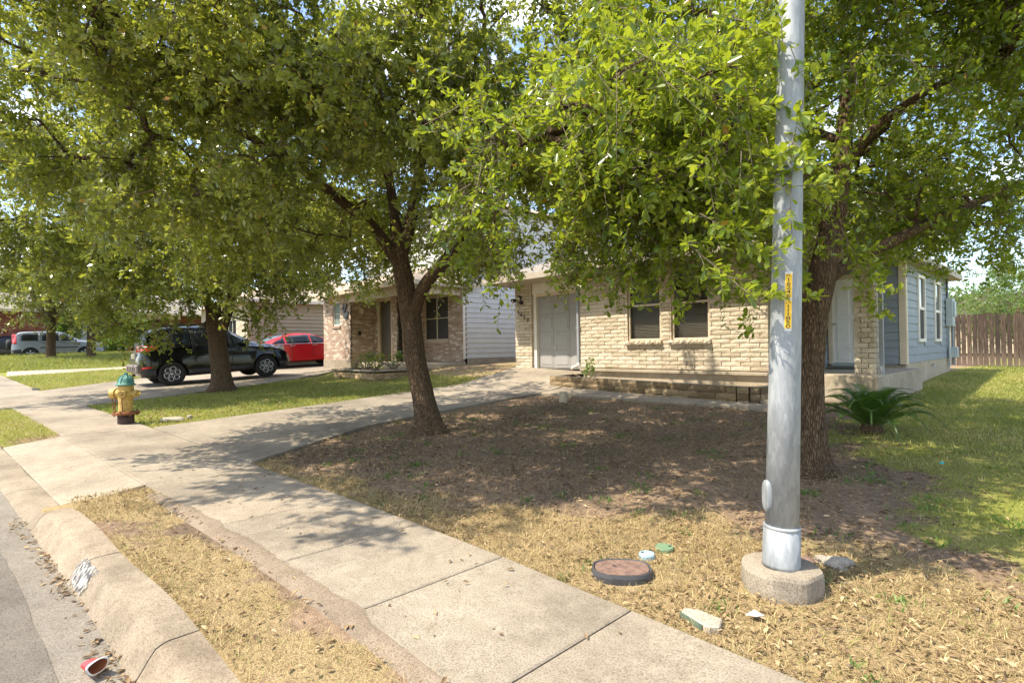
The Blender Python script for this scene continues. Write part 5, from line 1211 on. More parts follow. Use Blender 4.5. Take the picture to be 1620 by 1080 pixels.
# heading +y: local y is forward, local x to the right
def suv_spec(root, body, sp, patch, surf, top):
    for side in (1, -1):
        sp('cladding', [(.06, .28, .52), (.38, .28, .50)], M['cladding'], side, .012); sp('cladding', [(1.15, .24, .42), (2.85, .24, .42)], M['cladding'], side, .014); sp('cladding', [(3.66, .26, .44), (4.02, .28, .44)], M['cladding'], side, .012)
        sp('tail_light', [(.02, .98, 1.14), (.16, .97, 1.15), (.34, 1.0, 1.12), (.46, 1.06, 1.09)], M['lamp_red'], side, .016); sp('tail_light', [(.03, 1.075, 1.13), (.14, 1.08, 1.135), (.24, 1.09, 1.12)], M['lamp_clear'], side, .022)
        sp('reflector', [(.05, .51, .57), (.2, .52, .57), (.3, .54, .56)], M['lamp_red'], side, .02)
        sp('headlight', [(3.62, .92, .96), (3.8, .84, .96), (3.98, .80, .92)], M['lamp_clear'], side, .016); sp('turn_signal', [(3.60, .93, .97), (3.74, .90, .98)], M['lamp_amber'], side, .02)
        for x0, x1 in ((1.62, 1.84), (2.62, 2.84)): sp('door_handle', [(x0-.35, .955, .985), (x1-.35, .955, .985)], M['paint_black'], side, .03)
        MB().box(.80*side, 1.02*side, 2.62, 2.76, 1.0, 1.2).obj('wing_mirror', M['paint_black'], body, .03)
        MB().tube([(.56*side, .55, 1.665), (.57*side, 1.2, 1.70), (.56*side, 2.1, 1.665)], .016, 6).obj('roof_rail', M['black'], body)
        for x in (1.36, 2.30, 3.0): sp('door_gap', [(x, .44, .96), (x+.01, .44, .96)], M['tyre'], side, .008)
        for x in (1.28, 2.25): sp('pillar', [(x, .99, 1.52), (x+.09, .99, 1.52)], M['black'], side, .014)
    MB().box(-.62, .62, -.02, .3, 1.555, 1.60).obj('spoiler', M['paint_black'], body, .015)
    MB().box(-.80, .80, -.06, .16, .42, .64).obj('rear_bumper', M['bumper_step'], body, .03)
    for i in range(5): MB().box(-.62+.26*i+.1, -.62+.26*i+.12, -.072, -.055, .46, .58).obj('bumper_groove', M['black'], body)
    MB().box(-.26, .26, -.0, .08, .80, .95).obj('number_plate', M['lamp_clear'], body, .004); MB().box(-.45, .45, .0, .10, .99, 1.03).obj('tailgate_trim', M['chrome'], body, .008)
SUV = [(0, .42, .62, .74, .70, .72, .6), (.05, .30, .85, 1.0, .82, .80, .72), (.14, .27, 1.0, 1.22, .85, .83, .70), (.30, .27, 1.02, 1.52, .86, .84, .62), (.45, .26, 1.03, 1.60, .87, .85, .60), (.9, .25, 1.01, 1.635, .88, .86, .60), (1.6, .24, .99, 1.645, .88, .865, .60), (2.1, .24, .98, 1.60, .88, .865, .58), (2.3, .24, .97, 1.53, .88, .86, .56), (2.95, .24, .96, 1.13, .88, .85, .62), (3.1, .25, .95, 1.09, .88, .84, .66), (3.6, .27, .88, .99, .86, .80, .62), (3.9, .30, .76, .90, .80, .74, .55), (4.05, .34, .62, .76, .70, .64, .5), (4.1, .40, .52, .62, .6, .55, .45)]
car('black_suv', 'black compact SUV parked nose-in on the neighbour driveway', (-19.62, 3.0, T(-18.8, 3.8)+.03-.06), 0, math.radians(3.2), 1.08, M['paint_black'], SUV, (.75, 3.27), .335,
    [[(.62, 1.10, 1.30), (.85, 1.06, 1.50), (1.27, 1.04, 1.53)], [(1.38, 1.04, 1.53), (2.24, 1.03, 1.49)], [(2.35, 1.03, 1.45), (2.62, 1.03, 1.25), (2.80, 1.03, 1.10)]], (2.33, 2.96), (.12, .31), suv_spec, cat='suv')
def red_spec(root, body, sp, patch, surf, top):
    for side in (1, -1):
        sp('window_trim', [(.95, .985, 1.0), (2.0, .985, 1.0), (3.6, .965, .98)], M['chrome'], side, .012); sp('tail_light', [(.03, .80, .95), (.3, .84, .94)], M['lamp_red'], side, .014)
        for x in (1.82, 2.66): sp('pillar', [(x, 1.0, 1.34), (x+.07, 1.0, 1.34)], M['black'], side, .012)
        for x in (2.05, 3.0): sp('door_handle', [(x-.35, .90, .925), (x-.15, .90, .925)], M['chrome'], side, .03)
        for x in (1.75, 2.68): sp('door_gap', [(x, .34, .96), (x+.012, .34, .96)], M['black'], side, .008)
        MB().box(.80*side, 1.0*side, 3.2, 3.33, .95, 1.1).obj('wing_mirror', M['paint_red'], body, .03)
    MB().prism([(-.02, 1.15, 1.39), (-.02, 1.30, 1.40), (-.02, 1.22, 1.46)], (.04, 0, 0)).obj('antenna_fin', M['paint_red'], body)
SED = [(0, .40, .6, .72, .70, .72, .6), (.08, .30, .85, .96, .86, .84, .74), (.35, .27, .93, 1.05, .89, .87, .76), (.75, .25, .96, 1.11, .90, .885, .74), (1.2, .23, .97, 1.28, .91, .89, .64), (1.7, .22, .98, 1.41, .91, .89, .58), (2.2, .22, .98, 1.455, .91, .89, .57), (2.7, .22, .97, 1.43, .91, .89, .57), (3.0, .22, .96, 1.36, .91, .885, .58), (3.7, .22, .94, 1.03, .91, .87, .68), (4.2, .24, .82, .93, .90, .83, .66), (4.6, .28, .68, .82, .84, .76, .6), (4.78, .32, .55, .66, .7, .64, .5)]
car('red_sedan', 'shiny red sedan half hidden by the neighbour brick corner', (-24.0, 7.35, T(-23.4, 9)+.0), 0, math.radians(2.2), 1.0, M['paint_red'], SED, (1.0, 3.78), .33,
    [[(.98, 1.02, 1.04), (1.25, 1.02, 1.16), (1.50, 1.02, 1.25)], [(1.58, 1.02, 1.27), (1.8, 1.02, 1.34), (2.6, 1.01, 1.37)], [(2.74, 1.01, 1.36), (3.0, 1.0, 1.30), (3.4, 1.0, 1.1)]], (3.0, 3.68), (.80, 1.62), red_spec, rim='five', cat='sedan')
def crv_spec(root, body, sp, patch, surf, top):
    for side in (1, -1):
        sp('tail_light', [(.05, .95, 1.5), (.16, .92, 1.55), (.24, .95, 1.5)], M['lamp_red'], side, .016); sp('cladding', [(.05, .30, .62), (.45, .30, .60)], M['cladding'], side, .012); sp('cladding', [(1.25, .26, .36), (3.0, .26, .36)], M['cladding'], side, .014); sp('trim', [(1.3, .66, .73), (3.1, .66, .73)], M['cladding'], side, .02)
        for x in (1.25, 2.2): sp('pillar', [(x, 1.06, 1.56), (x+.06, 1.06, 1.56)], M['paint_silver'], side, .013)
        for x in (1.55, 2.5): sp('door_handle', [(x-.2, .98, 1.01), (x, .98, 1.01)], M['black'], side, .03)
        sp('headlight', [(4.1, .82, .95), (4.4, .78, .92)], M['lamp_clear'], side, .016); MB().box(.82*side, 1.02*side, 2.9, 3.02, 1.05, 1.22).obj('wing_mirror', M['paint_silver'], body, .03)
    sp_ = MB().lathe([(.0, -.22), (.24, -.22), (.31, -.18), (.31, -.02), (.24, .0), (0, 0)], (0, .02, .92), 24, 'y').obj('spare_wheel', M['tyre'], body, smooth=True)
    MB().lathe([(.0, -.235), (.2, -.235), (.2, -.22)], (0, .02, .92), 20, 'y').obj('wheel_cover', M['paint_silver'], sp_)
CRV = [(0, .42, .7, .85, .75, .76, .65), (.06, .32, 1.0, 1.12, .85, .83, .74), (.16, .29, 1.06, 1.45, .87, .85, .70), (.30, .28, 1.07, 1.64, .88, .86, .68), (.7, .27, 1.06, 1.69, .89, .87, .68), (1.6, .26, 1.05, 1.70, .89, .87, .68), (2.2, .26, 1.04, 1.68, .89, .87, .67), (2.5, .26, 1.04, 1.60, .89, .87, .64), (3.25, .26, 1.02, 1.15, .89, .86, .68), (3.8, .28, .98, 1.08, .88, .83, .66), (4.3, .3, .86, .98, .84, .78, .6), (4.45, .34, .7, .82, .78, .7, .55), (4.52, .4, .55, .65, .65, .6, .5)]
car('silver_suv', 'silver older SUV with rear spare wheel parked on the far lawn edge', (-44.5, .62, T(-43.6, 2.5)-.05), 0, math.radians(1), 1.0, M['paint_silver'], CRV, (.85, 3.45), .34,
    [[(.42, 1.13, 1.5), (.6, 1.12, 1.56), (1.22, 1.11, 1.56)], [(1.36, 1.11, 1.56), (2.18, 1.10, 1.55)], [(2.3, 1.1, 1.54), (2.62, 1.1, 1.42), (3.05, 1.1, 1.18)]], (2.55, 3.2), (.14, .28), crv_spec, rim='five', cat='suv')
def plain_spec(root, body, sp, patch, surf, top):
    for side in (1, -1): sp('tail_light', [(.04, .9, 1.1), (.25, .9, 1.08)], M['lamp_red'], side, .016)
car('white_suv', 'large white SUV mostly hidden behind the silver car', (-50.5, -.4, T(-48, 1)+.2), 0, 0, 1.08, M['paint_white'], CRV, (.85, 3.45), .34,
    [[(.42, 1.13, 1.5), (.6, 1.12, 1.56), (1.22, 1.11, 1.56)], [(1.36, 1.11, 1.56), (2.18, 1.10, 1.55)], [(2.3, 1.1, 1.54), (2.62, 1.1, 1.42), (3.05, 1.1, 1.18)]], (2.55, 3.2), (.14, .28), plain_spec, rim='five', cat='suv')
car('dark_sedan', 'dark sedan behind the silver car at the left edge', (-47.6, -1.6, T(-46, 0)+.05), 0, 0, 1.0, M['paint_dark'], SED, (1.0, 3.78), .33,
    [[(.98, 1.02, 1.04), (1.25, 1.02, 1.16), (1.50, 1.02, 1.25)], [(1.58, 1.02, 1.27), (1.8, 1.02, 1.34), (2.6, 1.01, 1.37)], [(2.74, 1.01, 1.36), (3.0, 1.0, 1.30), (3.4, 1.0, 1.1)]], (3.0, 3.68), (.80, 1.62), plain_spec, rim='five', cat='sedan')

# ------------------------------------------------------------------ light pole
pbx, pby = c2w((1229-810)/855*3.29, 3.29); pbz = T(pbx, pby)
pole = thing('light_pole', (pbx, pby, pbz), 'galvanised steel light pole on a round concrete footing', 'pole')
mb = MB(); prof = [(.222, -.2), (.225, .03), (.223, .105), (.215, .122), (.0, .124)]; mb.lathe(prof, (pbx, pby, pbz), 40)
mb.v = [(x+.006*math.sin(y*31), y+.005*math.sin(x*37), z+.004*math.sin(x*19+y*23)) for x, y, z in mb.v]; mb.obj('footing', M['concrete'], pole, smooth=False)
lean = Vector((FY*.038-FX*.0*0, -FX*.038, 1.0)); b0 = Vector((pbx, pby, pbz+.12))
def pp(h): return b0+lean*h
mb = MB(); mb.tube([pp(0), pp(.02), pp(.235)], [.108, .106, .103], 32); mb.obj('base_sleeve', M['galv'], pole, smooth=True)
mb = MB(); hs = [0.225, 1, 2, 3, 4.5, 6, 8]; mb.tube([pp(h) for h in hs], [.097-.0075*h for h in hs], 32); mb.obj('shaft', M['galv'], pole, smooth=True)
mb = MB(); mb.tube([pp(.228), pp(.233), pp(.242), pp(.248)], [.103, .106, .105, .097], 32); mb.obj('weld_ring', M['galv'], pole, smooth=True)
L_ = Vector((-FY, FX, 0)).normalized()   # screen-left in plan
mb = MB(); c0 = pp(.42)+L_*.086
for k, (rx_, rz_) in enumerate(((.03, .13), (.03, .125), (.022, .11))):
    pass
ring = []
for (o_, s1) in ((-.01, 1.0), (.014, 1.0), (.022, .9), (.025, .6)):
    ring.append([tuple(c0+L_*o_+Vector((FX, FY, 0))*(.042*s1*math.cos(t))*(1 if abs(math.cos(t)) < 1 else 1)+Vector((0, 0, 1))*(.098*s1*(abs(math.sin(t))**.6)*(1 if math.sin(t) > 0 else -1))) for t in np.linspace(0, 2*math.pi, 21)[:-1]])
n = 20
for r_ in ring: mb.v += r_
for i in range(3):
    for k in range(n): mb.f.append((i*n+k, i*n+(k+1) % n, (i+1)*n+(k+1) % n, (i+1)*n+k))
mb.f.append(tuple(range(3*n, 4*n))); o = mb.obj('hand_hole_cover', M['galv'], pole, smooth=True)
bm = bmesh.new(); bm.from_mesh(o.data); bmesh.ops.recalc_face_normals(bm, faces=bm.faces); bm.to_mesh(o.data); bm.free()
M['label_yellow'] = plain('yellow_label', (.80,.50,.015), .45, .06, 20); M['label_black'] = plain('label_ink', (.02,.018,.015), .6, .1, 20); M['label_grey'] = plain('label_backing', (.45,.46,.46), .4, .1, 20, .5)
# number plates strapped on the camera-left face
nrm_ = (Vector((-FX, -FY, 0))*.95+L_*.33).normalized(); tan_ = Vector((0, 0, 1)).cross(nrm_).normalized()
def plate_q(h0, h1, w, off, mat, name):
    rr = .097-.0075*(h0+h1)/2
    c = [pp(h)+nrm_*(rr+off)+tan_*s*w/2 for h, s in ((h0, -1), (h0, 1), (h1, 1), (h1, -1))]
    m_ = MB(); m_.prism([tuple(p) for p in c], tuple(nrm_*-.003)); return m_.obj(name, mat, pole)
def hz(py): return CAM_H+(548.5-.014*430-py)/855*3.30-b0.z
plate_q(hz(524), hz(433), .041, .003, M['label_grey'], 'label_backing')
rotm = Matrix((tan_, Vector((lean.x, lean.y, 1)).normalized(), nrm_)).transposed(); 
def tag_plate(y0, y1, s):
    plate_q(hz(y1), hz(y0), .037, .0055, M['label_yellow'], 'number_label'); n = len(s)
    for i, ch in enumerate(s):
        h = hz(y0+(y1-y0)*(i+.5)/n); rr = .097-.0075*h; big = len(ch) == 1
        o = text(pole, ch, pp(h)+nrm_*(rr+.0062), .029 if big else .022, M['label_black'], rotm.to_euler(), .0004, sx=1.75 if big else 1.25)
tag_plate(436, 473, ['PL', '1', '6', '2', '4', '6']); tag_plate(477, 520, ['LR', '1', '1', '1', '8', '5', '0'])
M['sticker'] = plain('torn_paper', (.6,.58,.52), .8, .1, 30)

# ------------------------------------------------------------------ fire hydrant
hx, hy = -11.53, 1.63; hzz = T(hx, hy)
M['hyd_yellow'] = plain('chipped_yellow_paint', (.50,.35,.085), .6, .25, 16, dark=(.36,.22,.06), bmp=.3); M['hyd_green'] = plain('faded_teal_paint', (.06,.195,.155), .6, .25, 14, bmp=.3); M['rust'] = plain('rust', (.22,.085,.03), .9, .4, 22, dark=(.12,.045,.02), bmp=.5); M['hyd_base'] = plain('dark_rusty_iron', (.075,.04,.028), .85, .3, 22, bmp=.4)
hy_ = thing('fire_hydrant', (hx, hy, hzz), 'yellow fire hydrant with teal bonnet and rusty flange at the sidewalk edge', 'hydrant')
MB().lathe([(.125, -.1), (.125, .17)], (hx, hy, hzz), 24).obj('standpipe', M['hyd_base'], hy_, smooth=True)
MB().lathe([(.12, .165), (.205, .17), (.208, .205), (.12, .215)], (hx, hy, hzz), 24).obj('flange', M['rust'], hy_)
for k in range(8): a = k*math.pi/4+.2; MB().lathe([(.016, .15), (.016, .235), (.0, .24)], (hx+.175*math.cos(a), hy+.175*math.sin(a), hzz), 6).obj('bolt', M['rust'], hy_)
MB().lathe([(.115, .21), (.112, .24), (.108, .36), (.111, .38), (.107, .40), (.114, .44), (.122, .62), (.118, .66), (.11, .68)], (hx, hy, hzz), 28).obj('barrel', M['hyd_yellow'], hy_, smooth=True)
bn = MB().lathe([(.153, .675), (.155, .695), (.122, .705), (.116, .75), (.096, .80), (.055, .84), (.036, .85)], (hx, hy, hzz), 28).obj('bonnet', M['hyd_green'], hy_, smooth=True)
for k in range(8): a = k*math.pi/4; MB().tube([(hx+.118*math.cos(a), hy+.118*math.sin(a), hzz+.71), (hx+.10*math.cos(a), hy+.10*math.sin(a), hzz+.80), (hx+.05*math.cos(a), hy+.05*math.sin(a), hzz+.85)], .012, 5).obj('rib', M['hyd_green'], bn)
MB().lathe([(.035, .84), (.03, .895), (.0, .9)], (hx, hy, hzz), 5).obj('operating_nut', M['hyd_green'], hy_)
# nozzles: large one to screen-left, small one towards the camera
for d, r_, ln, nm in ((L_, .085, .12, 'pumper_nozzle'), (Vector((-FX, -FY, 0))*.95-L_*.3, .058, .08, 'hose_nozzle'), (-L_, .058, .08, 'hose_nozzle')):
    d = d.normalized(); c = Vector((hx, hy, hzz+.53)); nz = MB().tube([c+d*.08, c+d*(.13+ln*.2), c+d*(.13+ln*.25), c+d*(.13+ln)], [r_*.85, r_*.85, r_*1.12, r_*1.05], 16).obj(nm, M['hyd_yellow'], hy_)
    MB().tube([c+d*(.13+ln), c+d*(.13+ln+.05)], [.022, .018], 5).obj('cap_nut', M['rust'] if r_ > .08 else M['hyd_yellow'], nz)
def chain(a, b, sag, nm='chain'):
    m_ = MB(); k = 14; pts = [a+(b-a)*t+Vector((0, 0, -sag*4*t*(1-t))) for t in np.linspace(0, 1, k+1)]
    for i in range(k): m_.tube([pts[i], pts[i+1]], .0075 if i % 2 else .011, 5)
    m_.obj(nm, M['rust'], hy_)
c = Vector((hx, hy, hzz+.5)); chain(c+L_*.24+Vector((0, 0, -.04)), c+L_*.14+Vector((-FX, -FY, 0))*.05+Vector((0, 0, -.06)), .19); chain(c+Vector((-FX, -FY, 0))*.17-L_*.05+Vector((0,0,-.03)), c+Vector((-FX, -FY, 0))*.135-L_*.04+Vector((0, 0, -.27)), .01)

# ------------------------------------------------------------------ covers, rocks, litter
M['lid_brown'] = plain('brown_rusted_lid', (.19,.12,.09), .8, .22, 26, dark=(.13,.08,.065), bmp=.4); M['lid_blue'] = plain('pale_blue_lid', (.30,.46,.52), .6, .1, 18); M['lid_green'] = plain('faded_green_lid', (.14,.23,.13), .65, .15, 18); M['box_black'] = plain('black_meter_box', (.055,.055,.057), .55, .25, 18)
def oval(cx, cy, a, b, rot, n=40, p=2.6):
    o = []
    for k in range(n):
        t = 2*math.pi*k/n; u = a*abs(math.cos(t))**(2/p)*(1 if math.cos(t) > 0 else -1); v = b*abs(math.sin(t))**(2/p)*(1 if math.sin(t) > 0 else -1)
        o.append((cx+u*math.cos(rot)-v*math.sin(rot), cy+u*math.sin(rot)+v*math.cos(rot)))
    return o
mx_, my_ = -2.09, 2.955; mz = T(mx_, my_); ro = .75
wm = thing('water_meter_box', (mx_, my_, mz), 'black oval meter box with rusty brown lid beside the sidewalk', 'utility cover')
o1 = oval(mx_, my_, .195, .145, ro); o2 = oval(mx_, my_, .181, .131, ro); o3 = oval(mx_, my_, .174, .124, ro); mb = MB(); n = 40; 
zt = mz+.03
for ring_, z in ((o1, mz-.1), (o1, zt-.02), (oval(mx_, my_, .190, .140, ro), zt), (o2, zt), (o3, zt-.012), (o3, mz-.1)): mb.v += [(a, b, z+.03*((a-mx_)*-.3+(b-my_)*.2)) for a, b in ring_]
for i in range(5):
    for k in range(n): mb.f.append((i*n+k, i*n+(k+1) % n, (i+1)*n+(k+1) % n, (i+1)*n+k))
mb.obj('rim', M['box_black'], wm); mb = MB(); lid = oval(mx_, my_, .173, .123, ro); mb.prism([(a, b, zt-.03) for a, b in lid], (0, 0, .028)); lo_ = mb.obj('lid', M['lid_brown'], wm)
MB().box(mx_-.06, mx_-.03, my_-.02, my_-.008, zt-.0015, zt-.0005).obj('key_hole', M['black'], lo_)
for (x, y, r_, mt, lb) in ((-2.10, 3.27, .055, 'lid_blue', 'small pale blue round lid beside the meter box'), (-2.07, 3.45, .065, 'lid_green', 'small faded green round lid behind the blue lid')):
    z = T(x, y); t_ = thing('round_lid', (x, y, z), lb, 'utility cover'); MB().lathe([(r_*.98, -.03), (r_, .008), (r_*.93, .016), (0, .018)], (x, y, z), 28).obj('lid', M[mt], t_, smooth=False)
    MB().lathe([(.011, .0185), (0, .0195)], (x+(-.03 if mt == 'lid_blue' else .03), y+(-.01 if mt == 'lid_blue' else .02), z), 10).obj('finger_hole', M['black'], t_)
def rock(name, label, x, y, z, sx_, sy_, sz_, mat, seed, rot=0, cat='rock'):
    bm = bmesh.new(); bmesh.ops.create_icosphere(bm, subdivisions=3, radius=1); r_ = random.Random(seed); ph = [r_.uniform(0, 6) for _ in range(6)]
    for v in bm.verts:
        c = v.co; k = 1+.16*math.sin(c.x*3+ph[0])*math.sin(c.y*3+ph[1])+.1*math.sin(c.z*5+ph[2]+c.x*4)+.05*math.sin(c.y*11+ph[3]); v.co = Vector((c.x*sx_*k, c.y*sy_*k, c.z*sz_*k))
    me = bpy.data.meshes.new(name); bm.to_mesh(me); bm.free(); o = link(name, me, mat); o.location = (x, y, z); o.rotation_euler = (0, 0, rot); return S(o, label, cat)
M['rock'] = concrete('grey_rock', (.36,.33,.28), (.2,.18,.15), (.5,.47,.4)); M['pale_stone'] = concrete('pale_stone', (.42,.375,.30), (.32,.28,.22), (.5,.45,.37)); M['algae'] = plain('greenish_edge', (.09,.13,.09), .9, .3, 30)
rock('rock', 'grey weathered rock at the right of the pole footing', -1.12, 3.93, T(-1.12, 3.93)+.01, .11, .07, .045, M['rock'], 3, .4)
rock('rock', 'small brown rock touching the grey one beside the footing', -1.27, 3.86, T(-1.27, 3.86)+.0, .06, .05, .03, M['lid_brown'], 4, .4)
bs_ = thing('broken_slab', (-1.47, 2.80, 0), 'broken pale concrete chunk with a green edge at the sidewalk border', 'concrete chunk')
zz_ = T(-1.47, 2.8)+.0; pts = [(-1.56, 2.79), (-1.55, 2.745), (-1.37, 2.69), (-1.32, 2.73), (-1.35, 2.82), (-1.49, 2.83)]
MB().prism([(a, b, zz_-.04) for a, b in pts], (0, 0, .06)).obj('chunk', M['pale_stone'], bs_, .006)
MB().prism([(-1.555, 2.744, zz_-.03), (-1.40, 2.695, zz_-.03), (-1.40, 2.697, zz_+.012), (-1.555, 2.746, zz_+.015)], (-.002, -.006, 0)).obj('painted_edge', M['algae'], bs_)
mkr = MB(); mz2 = T(-7.07, 8.12); mkr.box(-7.15, -7.0, 8.08, 8.16, mz2-.05, mz2+.2); S(mkr.obj('stone_marker', M['limestone'], None, .008), 'single tan block standing upright beside the walk', 'block')
rock('rock', 'pale stone lying in the grass beside the hydrant', -11.2, 2.28, T(-11.2, 2.28)+.03, .19, .07, .05, M['pale_stone'], 8, .9); rock('rock', 'tiny pale pebble behind the flat stone near the hydrant', -11.25, 2.55, T(-11.25, 2.55)+.03, .05, .045, .045, M['pale_stone'], 9, 0)
rock('rock', 'round tan stone against the stone planter', -16.1, 7.8, T(-16.1, 7.8)+.05, .09, .08, .08, M['stone'], 12, 0)
# crushed red cup in the gutter
M['cup_red'] = plain('red_cup', (.55,.03,.035), .4, .12, 12); M['cup_white'] = plain('cup_white', (.72,.68,.64), .5, .1, 12); M['cup_in'] = plain('cup_inside', (.32,.11,.04), .5, .2, 12)
ux, uy = -3.42, .40+float(cx_off(-3.42)); uz = float(zs(ux))-.14+.045
cup = thing('crushed_cup', (ux, uy, uz), 'crushed red and white paper cup lying in the gutter', 'cup')
ax = Vector((.75, .25, .12)).normalized(); up_ = Vector((0, 0, 1)); sd_ = ax.cross(up_).normalized(); upp = sd_.cross(ax)
def cring(t, r, sq): return [tuple(Vector((ux, uy, uz))+ax*t+sd_*r*math.cos(a)*(1.1+.1*math.sin(3*a))+upp*r*sq*math.sin(a)*(1+.12*math.cos(2*a+1))) for a in np.linspace(0, 2*math.pi, 21)[:-1]]
def loft(rs_):
    m_ = MB(); n = 20
    for r_ in rs_: m_.v += r_
    for i in range(len(rs_)-1):
        for k in range(n): m_.f.append((i*n+k, i*n+(k+1) % n, (i+1)*n+(k+1) % n, (i+1)*n+k))
    return m_
loft([cring(-.06, .026, .8), cring(-.02, .033, .8), cring(.02, .038, .78)]).obj('cup_body', M['cup_red'], cup, smooth=True); loft([cring(.021, .0385, .78), cring(.04, .044, .8), cring(.043, .047, .8), cring(.044, .038, .8)]).obj('cup_rim', M['cup_white'], cup, smooth=True); loft([cring(.043, .040, .8), cring(-.05, .022, .7), cring(-.052, .001, .7)]).obj('cup_inside', M['cup_in'], cup, smooth=True)
cp = MB().lathe([(.0, .0), (.02, .0), (.02, .015), (0, .016)], (-.99, 6.99, T(-.99, 6.99)+.03), 12); M['turq'] = plain('turquoise_plastic', (.02,.42,.44), .35, .1, 10); S(cp.obj('bottle_cap', M['turq']), 'turquoise bottle cap lying in the grass', 'bottle cap')
oc = MB(); ox, oy = -3.62, .02; oc.lathe([(.0, 0), (.018, 0), (.016, .006), (0, .007)], (ox, oy+float(cx_off(ox)), float(zs(ox))-.134), 10); S(oc.obj('bottle_cap', M['black']), 'flattened black cap on the asphalt', 'bottle cap')
# worn address stencil on the kerb face
def stencil():
    m, nt, bs, o = mat_new('worn_curb_paint'); tcx_ = nt.nodes.new('ShaderNodeTexCoord'); mp_ = nt.nodes.new('ShaderNodeMapping'); mp_.inputs['Scale'].default_value = (1, .16, 1); nt.links.new(tcx_.outputs['UV'], mp_.inputs[0])
    mp_.inputs['Scale'].default_value = (1, .3, 1); n = noise(nt, mp_.outputs[0], 14, 3, .6); r = ramp(nt, n, [(.46, (.07,.07,.075)), (.52, (.30,.285,.26)), (.75, (.42,.405,.38))]); nt.links.new(r.outputs[0], bs.inputs['Base Color']); bs.inputs['Roughness'].default_value = .85
    n2 = noise(nt, tcx_.outputs['UV'], 6, 6, .75); sx_ = nt.nodes.new('ShaderNodeSeparateXYZ'); nt.links.new(tcx_.outputs['UV'], sx_.inputs[0])
    def mth(op, a_, b_):
        m_ = nt.nodes.new('ShaderNodeMath'); m_.operation = op
        for i_, v_ in ((0, a_), (1, b_)):
            if isinstance(v_, (int, float)): m_.inputs[i_].default_value = v_
            else: nt.links.new(v_, m_.inputs[i_])
        return m_.outputs[0]
    def tent(v_): return mth('MULTIPLY', mth('MULTIPLY', v_, mth('SUBTRACT', 1.0, v_)), 4.0)
    e_ = mth('MULTIPLY', tent(sx_.outputs[0]), tent(sx_.outputs[1])); al = ramp(nt, mth('ADD', mth('MULTIPLY', e_, .42), n2), [(.56, (0,)*3), (.72, (.95,)*3)])
    tr = nt.nodes.new('ShaderNodeBsdfTransparent'); ms = nt.nodes.new('ShaderNodeMixShader'); nt.links.new(al.outputs[0], ms.inputs[0]); nt.links.new(tr.outputs[0], ms.inputs[1]); nt.links.new(bs.outputs[0], ms.inputs[2]); nt.links.new(ms.outputs[0], o.inputs[0]); return m
M['stencil'] = stencil()
mb = MB(); rows = []
kp = [(.526, -.136), (.548, -.103), (.585, -.045), (.61, -.012), (.64, .004)]
for i in range(9):
    x = -4.86+.052*i; c_ = float(cx_off(x)); z_ = float(zs(x)); h = drop(x); wob = .006*math.sin(x*3.1)+.008*(hash_noise(x, 2, 2.5, 3)-.5); rows.append([(x, qq+c_+wob-.004, z_+(-.14+(zz+.14)*(.16+.84*h))+wob*.7+.003) for qq, zz in kp])
mb.grid(rows); st_o = mb.obj('curb_address_paint', M['stencil'], smooth=True); uv = st_o.data.uv_layers.new(name='UVMap')
for lp in st_o.data.loops: vi = lp.vertex_index; uv.data[lp.index].uv = ((vi//5)/8, (vi % 5)/4)
S(st_o, 'worn white address stencil with dark number strokes on the curb face', 'painted number')
MB_ = MB(); S(MB().box(-21.9, -21.2, .75, 1.0, T(-21.5, .9), T(-21.5, .9)+.03).obj('utility_lid', M['box_black']), 'dark flat utility lid in the far lawn near the second driveway', 'utility cover')
S(MB().box(-22.3, -21.95, 1.25, 1.5, T(-22, 1.4)-.01, T(-22, 1.4)+.03).obj('utility_lid', M['pale_stone']), 'pale flat utility lid in the far lawn near the dark one', 'utility cover')
S(MB().prism([(-11.9, 0, 0)]*0+[(-1.28, 2.95, T(-1.28, 2.95)+.012), (-1.22, 2.96, T(-1.22, 2.96)+.02), (-1.2, 3.0, T(-1.2, 3.0)+.015), (-1.26, 3.02, T(-1.26, 3.0)+.018)], (0, 0, .004)).obj('paper_scrap', M['cup_white']), 'small white paper scrap in the dry grass', 'litter')

# ------------------------------------------------------------------ grass, straw, leaf litter
def on_concrete(x, y):
    q = y-cx_off(x); m = (q > 1.44) & (q < 2.61)
    m |= (x > dl(y)) & (x < dr(y)) & (q > 2.5) & (y < 11.4)
    m |= (x > d2l(y)) & (x < d2r(y)) & (q > 2.5)
    m |= (x > -8.3) & (x < -3.1) & (y > np.interp(x, [-8.3, -3.1], [8.6, 9.2])) & (y < 11)
    m |= (q < .82); m |= (x > -10.95) & (x < -6.7) & (q < 1.5); m |= (x > -21) & (x < -15.9) & (q < 1.5)
    m |= (x < -2.5) & (x > -12) & (y > 10.8); m |= (x > -21.3) & (x < -14.5) & (y > 9.2); m |= (x > -16.8) & (x < -14.1) & (y > 7.9)
    m |= (x < -25.4) & (y > 7.9); m |= ((x-pbx)**2+(y-pby)**2 < .24**2); m |= ((x-mx_)**2+(y-my_)**2 < .2**2)
    m |= (np.abs(x+7.63*.89) < .25) & (np.abs(y-5.33*.89) < .25)
    z3 = np.interp(y, [.3, 3.6, 7.9], [0, 1, 2]); m |= (x < np.interp(y, [.25, 3.6, 7.9], [-27.9, -28.8, -29.3])) & (x > np.interp(y, [.25, 3.6, 7.9], [-31.2, -30.3, -31])) & (y < 7.9)
    return m
